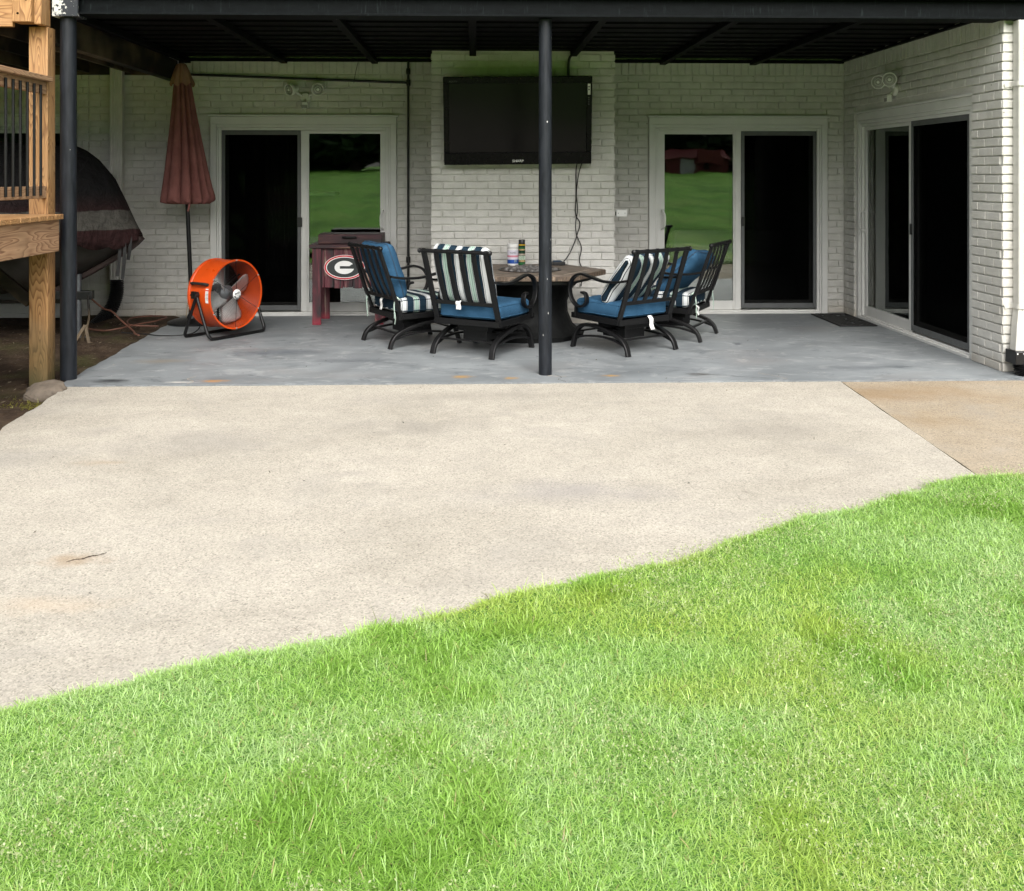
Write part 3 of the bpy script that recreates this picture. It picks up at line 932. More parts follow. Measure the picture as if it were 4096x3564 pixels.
# joists and boards
for x in (-3.14, -2.09, -1.10, -.02, 1.02, 2.09, 3.10):
    mb = MB().box(x - .034, x + .034, 7.91, (CH_Y - .05 if CH0 < x < CH1 else WALL_Y - .004), CEIL - .055, CEIL)
    part('joist', mb, 'ceiling', roof, .003)
yb = 7.92; k = 0
bwid = .139
while yb < WALL_Y - .02:
    y1 = min(yb + bwid, WALL_Y - .006)
    k += 1; zz = CEIL + .002 + rnd.uniform(0, .004) + (.014 if k % 2 else 0)
    if y1 > CH_Y - .01 and yb < WALL_Y:
        for n_, (a, b) in enumerate(((-3.19, CH0 - .006), (CH1 + .006, RX - .006))):
            part('board', MB().box(a, b, yb, y1, zz, zz + .03), 'ceiling', roof, .003)
    else:
        part('board', MB().box(-3.19, RX - .006, yb, y1, zz, zz + .03), 'ceiling', roof, .003)
    yb += bwid + .011
mb = MB().box(-3.2, 7.4, 7.865, WALL_Y + .02, CEIL + .04, CEIL + .13)
part('roof_light_seal', mb, 'ceiling', roof, smooth=0)  # unseen sheet added above the boards to stop light leaking through
mb = MB(); mb.box(-3.15, CH0 - .01, WALL_Y - .05, WALL_Y - .008, CEIL - .035, CEIL); mb.box(CH1 + .01, RX - .01, WALL_Y - .05, WALL_Y - .008, CEIL - .035, CEIL)
mb.box(RX - .05, RX - .008, 7.93, WALL_Y - .06, CEIL - .02, CEIL)
part('ledger', mb, 'ceiling', roof, .003)

# ------------------------------------------------------------------ wooden deck and stair landing at the left
deck = thing('wooden_deck', 'weathered pine deck with landing, post and black baluster railing at the left', 'deck', (-3.24, 7.82, 0), 0, True)
part('post', MB().box(-3.315, -3.175, 7.75, 7.89, -.05, 2.655), 'wood_z', deck, .006)
part('post_cap_block', MB().box(-3.372, -3.232, 7.60, 7.745, 2.668, 3.4), 'wood_z', deck, .005)
part('post_cap_block', MB().box(-3.230, -3.175, 7.64, 7.80, 2.657, 3.4), 'wood_z', deck, .005)
part('rim_board', MB().box(-5.8, -3.374, 7.62, 7.66, 2.635, 2.87), 'wood_x', deck, .004)
for xx, zz in ((-3.33, 2.73), (-3.27, 2.83)):
    part('bolt', MB().lathe([(.002, -.004), (.008, -.003), (.009, 0)], 10, Matrix.Translation((xx, 7.6, zz)) @ Matrix.Rotation(R(90), 4, 'X')), 'wood_dark', deck)
# railing runs towards the camera
part('handrail', MB().box(-3.275, -3.135, 5.6, 7.748, 2.242, 2.280), 'wood_y', deck, .005)
part('top_rail', MB().box(-3.222, -3.183, 5.6, 7.748, 2.150, 2.2415), 'wood_y', deck, .004)
part('bottom_rail', MB().box(-3.222, -3.183, 5.6, 7.748, 1.378, 1.468), 'wood_y', deck, .004)
bal = MB().tube([(0, 0, 1.40), (0, 0, 2.21)], .0105, 8).mesh('baluster', 'black_metal')
y = 7.62
while y > 5.7:
    link('baluster', bal, deck, (-3.172, y, 0)); y -= .112
# far railing of the landing
part('top_rail', MB().box(-5.6, -4.6, 7.70, 7.74, 2.11, 2.20), 'wood_x', deck, .004)
for k in range(5):
    y0 = 7.735 - k * .145
    part('landing_board', MB().box(-8.5, -3.052, y0 - .138, y0, 1.222, 1.260), 'wood_x', deck, .005)  # boards stretched left out of view to shade the boat
for k in range(5, 19):
    y0 = 7.735 - k * .145
    part('landing_board', MB().box(-8.5, -3.056, y0 - .138, y0, 1.222, 1.260), 'wood_x', deck, .005)  # landing carried on out of view, added to darken the boat area
part('landing_rim', MB().box(-3.125, -3.085, 4.95, 7.735, .985, 1.2205), 'wood_y', deck, .005)
part('landing_rim', MB().box(-8.5, -3.127, 7.69, 7.73, .985, 1.2205), 'wood_x', deck, .005)
part('brace', MB().box(-.045, .045, -.02, .02, 0, .95, Matrix.Translation((-3.32, 7.80, .60)) @ Matrix.Rotation(R(-50), 4, 'Y')), 'wood_dark_x', deck, .004)
# old dark framing overhead
part('beam', MB().box(-3.33, -3.235, 7.95, 11.30, 2.575, 2.80), 'wood_dark', deck, .004)
part('ledger', MB().box(-8.5, -3.335, 11.29, 11.33, 2.64, 2.85), 'wood_dark_x', deck, .004)
for x in (-3.75, -4.2, -4.65, -5.1, -5.55, -6.0):
    part('joist', MB().box(x - .02, x + .02, 7.67, 11.285, 2.66, 2.849), 'wood_dark', deck, .003)
for k in range(25):
    y0 = 7.66 + k * .147
    part('deck_board', MB().box(-8.5, -3.20, y0, y0 + .141, 2.852, 2.885), 'wood_dark_x', deck, .003)

# ------------------------------------------------------------------ television
tv = thing('television', 'large black flat television tilted on the chimney breast', 'television', (.44, CH_Y - .17, 1.66), 0, False)
TW, TH = 1.50, .895
tvM = Matrix.Translation((0, 0, 0)) @ Matrix.Rotation(R(-.55), 4, 'Y') @ Matrix.Rotation(R(12), 4, 'X')
tvM = Matrix.Rotation(R(-.55), 4, 'Y') @ Matrix.Rotation(R(11), 4, 'X')
def tvp(name, mb, mat, bevel=0, smooth=40):
    o = part(name, mb, mat, tv, bevel, smooth)
    o.matrix_local = tvM
    return o
hw = TW / 2
mb = MB()
mb.box(-hw, hw, -.012, .06, 0, .125); mb.box(-hw, hw, -.012, .06, TH - .065, TH); mb.box(-hw, -hw + .055, -.012, .06, .126, TH - .066); mb.box(hw - .055, hw, -.012, .06, .126, TH - .066)
tvp('bezel', mb, 'tv_bezel', .006)
tvp('screen', MB().box(-hw + .05, hw - .05, -.002, .01, .12, TH - .06), 'tv_screen', smooth=0)
mb = MB().box(-hw + .02, hw - .02, .0605, .10, .03, TH - .03); mb.box(-.35, .35, .1005, .14, .2, .7)
tvp('back_cover', mb, 'black_plastic', .01)
mb = MB().box(-.2, .2, .02, .18, .30, .62); mb.box(-.02, .02, .17, .25, .1, .8)
part('wall_mount', MB().box(-.25, .25, .09, .165, .25, .65), 'black_metal', tv, .004)
o = text('lettering', 'SHARP', .034, 'white_print', tv, Matrix.Translation((0, -.0135, .036)) @ Matrix.Rotation(R(90), 4, 'X') @ Matrix.Diagonal((1.15, 1, 1, 1)), bold=.0008); o.matrix_local = tvM
o = text('lettering', 'AQUOS', .024, 'screen_frame', tv, Matrix.Translation((-hw + .10, -.0135, TH - .045)) @ Matrix.Rotation(R(90), 4, 'X')); o.matrix_local = tvM
mb = MB().box(hw - .045, hw - .018, -.0138, -.0122, TH - .185, TH - .075)
st = tvp('sticker', mb, 'white_print', smooth=0)
mb = MB().box(hw - .040, hw - .026, -.0148, -.0139, TH - .112, TH - .098); mb.box(hw - .040, hw - .026, -.0148, -.0139, TH - .14, TH - .126)
part('sticker_mark', mb, 'black_print', st, smooth=0)
mb = MB()
for k in range(4): mb.lathe([(.006, 0), (.006, .001)], 8, Matrix.Translation((hw - .033, -.0125, TH - .215 - .022 * k)) @ Matrix.Rotation(R(90), 4, 'X'))
tvp('button_marks', mb, 'screen_frame')
# cables hanging from the television
cab = thing('power_cable', 'thin black cable hanging from the television to the black box on the table', 'cable', (.95, CH_Y - .03, .7), 0, True)
mb = MB().tube(crom([(1.06, CH_Y - .10, 1.70), (1.05, CH_Y - .02, 1.60), (1.05, CH_Y - .015, 1.35), (1.045, CH_Y - .015, 1.15), (1.09, CH_Y - .015, 1.05), (1.06, CH_Y - .015, .93), (1.045, CH_Y - .02, .88), (.98, CH_Y - .05, .74), (.90, 10.42, .66)], 8), .0055, 6)
part('cord', mb, 'black_rubber', cab)
cab = thing('signal_cable', 'thin black cable twisting down the bricks behind the table', 'cable', (1.1, CH_Y - .03, .5), 0, True)
mb = MB().tube(crom([(1.11, CH_Y - .09, 1.70), (1.075, CH_Y - .02, 1.55), (1.052, CH_Y - .026, 1.35), (1.065, CH_Y - .026, 1.2), (1.045, CH_Y - .026, 1.05), (1.055, CH_Y - .026, .93), (1.105, CH_Y - .02, .80), (1.085, CH_Y - .02, .66), (1.12, CH_Y - .03, .55), (1.1, CH_Y - .03, .40)], 8), .0055, 6)
part('cord', mb, 'black_rubber', cab)
cab = thing('conduit', 'short black conduit bending from the ceiling joist to the television', 'conduit', (.98, CH_Y - .04, 2.5), 0, True)
part('pipe', MB().tube(crom([(1.02, CH_Y - .06, 2.80), (.985, CH_Y - .03, 2.77), (.97, CH_Y - .025, 2.70), (.97, CH_Y - .025, 2.52)], 6), .014, 10), 'black_pipe', cab)

# ------------------------------------------------------------------ black gas pipe on the wall
gp = thing('gas_pipe', 'black iron gas pipe running over and beside the left sliding door', 'pipe', (-.73, WALL_Y - .04, .25), 0, True)
yp = WALL_Y - .045
part('pipe', MB().tube([(-3.32, yp, 2.655), (-.74, yp, 2.565)], .0135, 10), 'black_pipe', gp)
part('pipe', MB().tube([(-.73, yp, 2.80), (-.73, yp, .32)], .0135, 10), 'black_pipe', gp)
part('elbow', MB().tube(crom([(-3.31, yp, 2.655), (-3.37, yp, 2.665), (-3.385, yp, 2.72)], 5), .019, 10), 'black_pipe', gp)
for z in (2.69, 2.565, .62, .37):
    part('fitting', MB().lathe([(.014, -.035), (.022, -.032), (.024, 0), (.022, .032), (.014, .035)], 12, Matrix.Translation((-.73, yp, z))), 'black_pipe', gp)
part('valve', MB().tube(crom([(-.73, yp, .34), (-.76, yp - .03, .30), (-.74, yp - .04, .24)], 4), .022, 8).box(-.79, -.68, yp - .07, yp - .055, .26, .285), 'black_pipe', gp, .003)
mb = MB().tube(crom([(-1.28, WALL_Y - .02, 2.80), (-1.31, WALL_Y - .015, 2.68), (-1.33, WALL_Y - .012, 2.56)], 6), .003, 5)
lw = thing('loose_wire', 'thin loose wire hanging from the ceiling above the left door', 'wire', (-1.3, WALL_Y - .015, 2.56), 0, True)
part('wire', mb, 'black_rubber', lw)

# ------------------------------------------------------------------ flood lights
def flood(loc, rotz, label, aims):
    t = thing('flood_light', label, 'light', loc, rotz, False, 'twin flood lights on the brick walls')
    rx = Matrix.Rotation(R(90), 4, 'X')
    part('base', MB().lathe([(.062, 0), (.062, .018), (.05, .032), (.02, .036)], 24, rx), 'trim', t)
    for sx, yaw, pit in aims:
        d = Vector((math.sin(yaw), -math.cos(yaw) * math.cos(pit), -math.sin(pit))).normalized()
        c = Vector((sx, -.11, .085))
        Q = Matrix.Translation(c) @ d.to_track_quat('Z', 'Y').to_matrix().to_4x4()
        a = part('lamp_head', MB().lathe([(.022, -.085), (.034, -.08), (.038, -.03), (.060, .0), (.069, .01), (.069, .045), (.062, .047), (.058, .03)], 24, Q, caps=True), 'white_print', t)
        part('lens', MB().lathe([(.0575, .036), (.045, .041), (.02, .045), (.004, .046)], 24, Q), 'lamp_glass', a)
        part('bulb', MB().lathe([(.016, .0455), (.013, .052), (.003, .054)], 14, Q), 'white_print', a)
        part('lens_ring', MB().lathe([(.030, .046), (.033, .050), (.036, .046)], 20, Q, caps=False), 'trim', a)
        back = c - d * .08
        part('arm', MB().tube(crom([(sx * .25, -.03, .02), (sx * .6, -.05, .045), tuple(back)], 5), .014, 8), 'trim', t)
    s_ = part('sensor', MB().box(-.037, .037, -.10, -.045, -.125, -.045), 'trim', t, .012)
    part('sensor_lens', MB().box(-.03, .03, -.104, -.099, -.12, -.085), 'lamp_glass', s_, .003)
    part('sensor_arm', MB().tube([(0, -.03, -.02), (0, -.06, -.06)], .013, 8), 'trim', t)
    return t
flood((-1.855, WALL_Y - .001, 2.40), 0, 'twin flood light above the left sliding door', ((-.137, R(-35), R(15)), (.137, R(22), R(8))))
flood((RX - .001, 9.92, 2.39), R(-90), 'twin flood light above the door in the right wall', ((-.140, R(58), R(4)), (.135, R(58), R(4))))

# ------------------------------------------------------------------ junction box, downspouts
jb = thing('junction_box', 'small white electrical box beside the chimney breast', 'box', (1.54, 10.80, 1.11), 0, True)
part('cover', MB().box(1.488, 1.604, 10.74, 10.80, 1.112, 1.186), 'white_print', jb, .004)
part('conduit', MB().box(1.4665, 1.4875, 10.75, 10.80, 1.125, 1.165), 'black_plastic', jb, .004)
for xx in (1.51, 1.58):
    part('screw', MB().lathe([(.005, 0), (.004, .002)], 8, Matrix.Translation((xx, 10.74, 1.149)) @ Matrix.Rotation(R(90), 4, 'X')), 'grey_metal', jb)

def ribbed(x0, x1, y0, y1, n):
    pts = []
    for k in range(n * 4 + 1):
        u = k / (n * 4); pts.append((x0 + (x1 - x0) * u, y0 - (.006 if (k % 4) in (1, 2) else 0)))
    return pts + [(x1, y1), (x0, y1)]
dsp = thing('downspout', 'cream ribbed downspout ending in a black corrugated pipe behind the covered boat', 'downspout', (-3.87, 11.2, 0), 0, True)
part('pipe', MB().prism(ribbed(-3.935, -3.805, 11.21, 11.29, 4), .40, 2.84), 'downspout', dsp, smooth=0)
mb = MB(); pth = crom([(-3.87, 11.24, .42), (-3.87, 11.235, .28), (-3.90, 11.20, .14), (-3.97, 11.12, .02), (-4.04, 11.05, -.06)], 14)
mb.tube(pth, .068, 16, scale=[1 + (.10 if i % 2 else -.03) for i in range(len(pth))])
part('corrugated_pipe', mb, 'black_plastic', dsp)
dsr = thing('downspout', 'white downspout at the right edge of the brick corner', 'downspout', (4.30, 7.80, 0), 0, True)
part('pipe', MB().prism(ribbed(4.255, 4.385, 7.79, 7.872, 4), .52, 2.752), 'downspout', dsr, smooth=0)
mb = MB()
sec = ribbed(0, .13, 0, .082, 4)
rg = []
for (xx, yy, zz) in ((4.255, 7.79, .519), (4.235, 7.775, .40), (4.205, 7.74, .20)):
    rg.append([Vector((xx + a, yy + b, zz)) for a, b in sec])
mb.rings(rg); part('elbow', mb, 'downspout', dsr, smooth=0)
for z in (2.26, .53):
    mb = MB(); mb.bar(crom([(4.19, 7.878, z - .012), (4.235, 7.873, z), (4.25, 7.785, z), (4.30, 7.778, z), (4.39, 7.778, z), (4.40, 7.872, z)], 5), .035, .004, (0, 0, 1))
    part('strap', mb, 'downspout', dsr)
part('adapter', MB().box(4.185, 4.36, 7.70, 7.86, .095, .198), 'black_plastic', dsr, .006)
part('label_sticker', MB().box(4.262, 4.31, 7.697, 7.6995, .13, .165), 'white_print', dsr, smooth=0)
for xx in (4.20, 4.25):
    part('rivet', MB().lathe([(.006, 0), (.005, .002)], 8, Matrix.Translation((xx, 7.70, .18)) @ Matrix.Rotation(R(90), 4, 'X')), 'white_print', dsr)
mb = MB(); pth = crom([(4.29, 7.77, .10), (4.30, 7.75, .03), (4.35, 7.70, -.03), (4.5, 7.6, -.06)], 12)
mb.tube(pth, .082, 18, scale=[1 + (.08 if i % 2 else -.04) for i in range(len(pth))])
part('corrugated_pipe', mb, 'black_plastic', dsr)

dsr.location.x -= .048
# ------------------------------------------------------------------ door mat
mat_t = thing('door_mat', 'black rubber lattice door mat in the right corner by the side door', 'mat', (3.88, 10.75, 0), 0, True)
mb = MB(); X0, X1, Y0, Y1 = 3.71, 4.10, 10.30, 11.20
mb.box(X0, X1, Y0, Y0 + .03, .009, .022); mb.box(X0, X1, Y1 - .03, Y1, .009, .022); mb.box(X0, X0 + .03, Y0 + .031, Y1 - .031, .009, .022); mb.box(X1 - .03, X1, Y0 + .031, Y1 - .031, .009, .022)
part('border', mb, 'black_rubber', mat_t, .003)
mb = MB()
for k in range(8):
    for j in range(17):
        cx = X0 + .05 + k * .0415; cy = Y0 + .05 + j * .05
        if rnd.random() < .86:
            mb.lathe([(.027, .0105 + .0003 * ((k + j) % 3)), (.027, .016 + .0006 * ((k + j) % 3)), (.015, .017 + .0006 * ((k + j) % 3))], 7, Matrix.Translation((cx, cy, 0)))
o = part('lattice', mb, 'black_rubber', mat_t); o['kind'] = 'stuff'

# ------------------------------------------------------------------ fire table
TX, TY, TZ = .53, 9.86, .632
tab = thing('fire_table', 'hexagonal slate fire pit table with a black flared base in the middle', 'table', (TX, TY, 0))
TR = .735
hexa = [(TR * math.cos(R(60 * k)), TR * math.sin(R(60 * k))) for k in range(6)]
top = part('table_top', MB().prism(hexa, TZ - .042, TZ), 'slate_edge', tab, .004)
def hexring(r0, r1, z0, z1):
    mb = MB(); rg = []
    for r, z in ((r0, z0), (r1, z0), (r1, z1), (r0, z1)):
        rg.append([Vector((r * math.cos(R(60 * k)), r * math.sin(R(60 * k)), z)) for k in range(6)])
    return mb.rings(rg, True)
for k in range(6):
    a0, a1 = R(60 * k + .35), R(60 * k + 59.65)
    def P(r, a): return (r * math.cos(a), r * math.sin(a))
    part('tile', MB().prism([P(TR * .80, a0), P(TR * .995, a0), P(TR * .995, a1), P(TR * .80, a1)], TZ + .0005, TZ + .007), 'slate', top, .002)
    part('tile', MB().prism([P(.30, a0), P(TR * .765, a0), P(TR * .765, a1), P(.30, a1)], TZ + .0005, TZ + .007), 'slate', top, .002)
part('inlay', hexring(TR * .768, TR * .797, TZ + .0005, TZ + .0055), 'slate_line', top, smooth=0)
bowl = part('fire_bowl', MB().lathe([(.305, TZ + .0075), (.305, TZ + .014), (.285, TZ + .014), (.275, TZ - .01), (.02, TZ - .03)], 36, caps=False), 'black_metal', tab)
sv = []
for s_ in range(5):
    bm = bmesh.new(); bmesh.ops.create_icosphere(bm, subdivisions=2, radius=1)
    r_ = random.Random(40 + s_)
    ph = [r_.uniform(0, 6) for _ in range(6)]
    for v in bm.verts:
        v.co *= 1 + .13 * math.sin(v.co.x * 2.3 + ph[0]) + .12 * math.sin(v.co.y * 2.7 + ph[1]) + .1 * math.sin(v.co.z * 3 + ph[2])
    me = bpy.data.meshes.new('stone'); bm.to_mesh(me); bm.free()
    me.polygons.foreach_set('use_smooth', [True] * len(me.polygons)); me.materials.append(M['river_stone']); sv.append(me)
pl = []
tries = 0
while len(pl) < 46 and tries < 3000:
    tries += 1
    a, r0 = rnd.uniform(0, 2 * math.pi), .245 * math.sqrt(rnd.random())
    x, y_ = r0 * math.cos(a), r0 * math.sin(a)
    s_ = rnd.uniform(.026, .042)
    if all((x - q[0]) ** 2 + (y_ - q[1]) ** 2 > (.72 * (s_ + q[2])) ** 2 for q in pl):
        pl.append((x, y_, s_))
        o = link('stone', sv[len(pl) % 5], bowl, (x, y_, TZ - .006 + rnd.uniform(0, .010)), (rnd.uniform(0, 6), rnd.uniform(0, 6), rnd.uniform(0, 6)))
        o.scale = (s_ * 1.15, s_, s_ * .62)
part('apron', MB().prism([(x * .86, y_ * .86) for x, y_ in hexa], TZ - .085, TZ - .043), 'black_metal', tab, .004)
base = MB(); rg = []
for r, z in ((.50, .009), (.51, .05), (.46, .075), (.40, .13), (.355, .24), (.35, .34), (.39, .45), (.46, .53), (.50, TZ - .086)):
    rg.append([Vector((r * math.cos(R(20 * k)) * (1 + .03 * math.cos(R(120 * k))), r * math.sin(R(20 * k)) * (1 + .03 * math.cos(R(120 * k))), z)) for k in range(18)])
base.rings(rg); part('base', base, 'matte_black', tab, smooth=50)

# things on the table
wc = thing('wipes_canister', 'white wipes canister with a blue and pink label on the fire table', 'canister', (.385, 10.36, TZ + .007))
part('body', MB().lathe([(.052, 0), (.056, .006), (.056, .180), (.052, .184)], 28), 'white_print', wc)
lid = part('lid', MB().lathe([(.0565, .184), (.0575, .188), (.057, .212), (.05, .219), (.02, .220)], 28), 'white_print', wc)
part('lid_seam', MB().lathe([(.0566, .181), (.0574, .182), (.0574, .1835), (.0566, .1838)], 28, caps=False), 'black_print', lid)
def band(t, name, r, z0, z1, mat): return part(name, MB().lathe([(r, z0), (r, z1)], 28, caps=False), mat, t)
lb = band(wc, 'label', .0564, .02, .060, 'blue_print')
band(wc, 'label', .0563, .0605, .083, 'lilac_print'); band(wc, 'label', .0563, .0835, .103, 'pink_print'); band(wc, 'label', .0563, .1035, .155, 'lilac_print'); band(wc, 'label', .0565, .168, .171, 'black_print')
def on_can(t, body, size, mat, r, z, ang, sx=1.0):
    Mx = Matrix.Rotation(ang, 4, 'Z') @ Matrix.Translation((0, -r - .0012, z)) @ Matrix.Rotation(R(90), 4, 'X') @ Matrix.Diagonal((sx, 1, 1, 1))
    o = text('lettering', body, size, mat, t, Mx, .0003)
    # wrap the flat letters round the can
    for v in o.data.vertices:
        p = Matrix.Rotation(-ang, 4, 'Z') @ v.co
        a = p.x / r; rr = -p.y
        v.co = Matrix.Rotation(ang, 4, 'Z') @ Vector((rr * math.sin(a), -rr * math.cos(a), p.z))
    return o
on_can(wc, 'WIPES', .022, 'black_print', .0565, .127, 0, 1.1); on_can(wc, '75', .03, 'mint_print', .0567, .042, .45)
sp = thing('spray_can', 'dark green insect spray can with a black cap and yellow collar on the table', 'spray can', (.476, 10.37, TZ + .007))
part('body', MB().lathe([(.033, 0), (.035, .005), (.035, .196), (.031, .2)], 28), 'dark_green', sp)
part('cap', MB().lathe([(.031, .2105), (.0335, .212), (.0335, .253), (.031, .258), (.01, .259)], 28), 'black_plastic', sp)
part('collar', MB().lathe([(.031, .2), (.0365, .201), (.0365, .2085), (.031, .210)], 28), 'yellow', sp)
band(sp, 'label', .0352, .055, .095, 'mint_print'); band(sp, 'label', .0352, .034, .052, 'tan_print'); band(sp, 'label', .0352, .006, .030, 'green_print'); band(sp, 'label', .0352, .10, .118, 'slate_line'); band(sp, 'label', .0352, .150, .165, 'tan_print'); band(sp, 'label', .0352, .166, .182, 'green_print')
for body, z in (('WASP &', .087), ('HORNET', .075), ('KILLER', .063)):
    on_can(sp, body, .0125, 'black_print', .0355, z, 0, .95)
bx_ = thing('cable_box', 'small black device with cables at the back of the fire table', 'box', (.845, 10.35, TZ + .007), R(8))
part('case', MB().box(-.065, .065, -.04, .04, 0, .036), 'black_plastic', bx_, .005)
part('strap', MB().box(-.055, .03, -.03, .03, .037, .046), 'blue_fabric_dark', bx_, .004)

# ------------------------------------------------------------------ rocking patio chairs
def rbox(w_, d, h, r, n=12, puff=0, noise_amp=0, seed=0, sag=0):
    """soft box centred at the origin"""
    mb = MB(); hx, hy, hz = w_ / 2, d / 2, h / 2
    r_ = random.Random(seed); ph = [r_.uniform(0, 6.3) for _ in range(8)]
    def put(p):
        q = Vector((p[0] * hx, p[1] * hy, p[2] * hz))
        inn = Vector((max(-hx + r, min(hx - r, q.x)), max(-hy + r, min(hy - r, q.y)), max(-hz + min(r, hz), min(hz - min(r, hz), q.z))))
        dv = q - inn
        if dv.length > 1e-6: q = inn + dv.normalized() * min(r, max(abs(dv.x), abs(dv.y), abs(dv.z)))
        pf = puff * (1 - p[0] ** 4) * (1 - p[1] ** 4)
        q.z += pf * (1 if p[2] > 0 else -1) * abs(p[2])
        if noise_amp:
            q += Vector((math.sin(q.y * 21 + ph[0]) * .6, math.sin(q.x * 19 + ph[1]) * .6, math.sin(q.x * 16 + ph[2]) * math.sin(q.y * 17 + ph[3]) + .5 * math.sin(q.x * 37 + q.y * 29 + ph[4]))) * noise_amp
        q.z -= sag * (1 - (q.x / hx) ** 2) * 0
        return q
    m = max(4, n // 3)
    def lin(k, n_):  # cluster points near the edges
        t = 2 * k / n_ - 1
        return math.copysign(1 - (1 - abs(t)) ** 1.35, t)
    for ax in range(3):
        for sg in (-1, 1):
            na, nb = (n, n) if ax == 2 else ((n, m))
            def fn(u, v):
                a = lin(round(u * na), na); b = lin(round(v * nb), nb)
                p = {0: (sg, a, b), 1: (a, sg, b), 2: (a, b, sg)}[ax]
                return put(p)
            mb.grid(fn, na, nb)
    return mb, put
def weld(mb, name, mat):
    me = mb.mesh(name, mat, 0)
    bm = bmesh.new(); bm.from_mesh(me); bmesh.ops.remove_doubles(bm, verts=bm.verts, dist=.0004); bmesh.ops.recalc_face_normals(bm, faces=bm.faces)
    bm.to_mesh(me); bm.free()
    me.polygons.foreach_set('use_smooth', [True] * len(me.polygons))
    return me
def piping(put, sides, r=.005):
    mb = MB()
    for z in sides:
        n = 14; loop = []
        for k in range(n): loop.append(put((-1 + 2 * k / n, -1, z)))
        for k in range(n): loop.append(put((1, -1 + 2 * k / n, z)))
        for k in range(n): loop.append(put((1 - 2 * k / n, 1, z)))
        for k in range(n): loop.append(put((-1, 1 - 2 * k / n, z)))
        mb.tube(loop, r, 6, closed=True)
    return mb
def arc(pts, n=7): return crom(pts, n)
PY = lambda z: -.25 - .22 * (z - .29) / .615
def make_frame(t):
    """black metal frame; local +y is the way the chair faces"""
    top_z = .905
    mb = MB(); mb.tube([(-.345, PY(top_z), top_z), (.345, PY(top_z), top_z)], .0165, 12)
    for k in range(6):
        xx = -.31 + .124 * k
        mb.tube([(xx - .012, PY(top_z), top_z), (xx + .012, PY(top_z), top_z)], .0205, 12)
    for sx in (-1, 1): mb.lathe([(.004, -.02), (.016, -.014), (.022, 0), (.016, .012), (.004, .018)], 12, Matrix.Translation((sx * .352, PY(top_z), top_z)) @ Matrix.Rotation(R(90) * sx, 4, 'Y'))
    part('top_rail', mb, 'black_metal', t)
    for sx in (-1, 1):
        part('back_post', MB().bar([(sx * .31, PY(.27) + .0, .27), (sx * .31, PY(.5) - .004, .5), (sx * .31, PY(.7), .7), (sx * .31, PY(.90), .90)], .050, .026, (1, 0, 0)), 'black_metal', t)
    for k in range(1, 5):
        xx = -.31 + .124 * k
        part('slat', MB().bar(arc([(xx, PY(.455), .455), (xx, PY(.6) - .012, .6), (xx, PY(.76) - .012, .76), (xx, PY(.90), .90)], 4), .045, .011, (1, 0, 0)), 'black_metal', t)
    part('back_crossbar', MB().bar([(-.29, PY(.455), .455), (.29, PY(.455), .455)], .032, .018, (0, 0, 1)), 'black_metal', t)
    mb = MB()
    for sx in (-1, 1): mb.bar([(sx * .315, -.28, .288), (sx * .315, .33, .30)], .05, .028, (0, 0, 1))
    mb.bar([(-.30, -.265, .285), (.30, -.265, .285)], .05, .025, (0, 0, 1)); mb.bar([(-.30, .315, .30), (.30, .315, .30)], .05, .025, (0, 0, 1))
    mb.box(-.295, .295, -.25, .30, .272, .283)
    part('seat_frame', mb, 'black_metal', t)
    for sx in (-1, 1):
        x = sx * .338
        mb = MB().bar(arc([(x, PY(.655) + .01, .655), (x, -.25, .635), (x, -.08, .632), (x, .08, .66), (x, .19, .675), (x, .29, .635), (x, .335, .55), (x, .32, .46), (x, .255, .395), (x, .175, .39), (x, .12, .435), (x, .13, .50), (x, .18, .515)], 6), .044, .020, (1, 0, 0))
        mb.bar([(x, .255, .392), (x, .262, .30)], .032, .014, (1, 0, 0))
        part('armrest', mb, 'black_metal', t)
    for sx in (-1, 1):
        x = sx * .287
        mb = MB().bar(arc([(x * 1.035, -.355, .009), (x * 1.02, -.325, .085), (x, -.255, .145), (x, -.10, .198), (x, .08, .225), (x, .22, .215), (x * 1.01, .30, .15), (x * 1.03, .345, .009)], 6), .050, .030, (1, 0, 0))
        part('leg_arch', mb, 'black_metal', t)
        mb = MB().bar(arc([(x * 1.0, -.318, .085), (x, -.18, .125), (x, 0, .14), (x, .18, .125), (x, .318, .095)], 5), .030, .018, (1, 0, 0))
        part('stretcher', mb, 'black_metal', t)
    for y_, z_ in ((-.265, .135), (.27, .16)):
        part('crossbar', MB().bar([(-.285, y_, z_), (.285, y_, z_)], .03, .014, (0, 1, 0)), 'black_metal', t)
    mb = MB().box(-.15, .15, -.17, .17, .205, .272); mb.box(-.12, .12, -.14, .14, .12, .204); mb.box(-.287, .287, -.04, .04, .176, .196)
    part('spring_rocker', mb, 'black_metal', t, .004)
seat_b, seat_put = rbox(.60, .56, .135, .035, 14, .012, .002, 3)
seat_me = {m_: weld(rbox(.60, .56, .135, .035, 14, .012, .0025, 3)[0], 'seat_cushion', m_) for m_ in ('blue_fabric', 'stripe_y', 'stripe_x')}
pil_put = rbox(.56, .52, .15, .06, 16, .03, .004, 5)[1]
pil_me = {m_: weld(rbox(.56, .52, .11, .05, 16, .038, .004, 5)[0], 'pillow', m_) for m_ in ('blue_fabric', 'stripe_x')}
pil_put = rbox(.56, .52, .11, .05, 16, .038, .004, 5)[1]
seat_pipe = {m_: piping(seat_put, (-.72, .72), .0045).mesh('piping', m_) for m_ in ('blue_fabric', 'stripe_x')}
pil_pipe = {m_: piping(pil_put, (0,), .006).mesh('piping', m_) for m_ in ('blue_fabric_dark', 'stripe_x')}
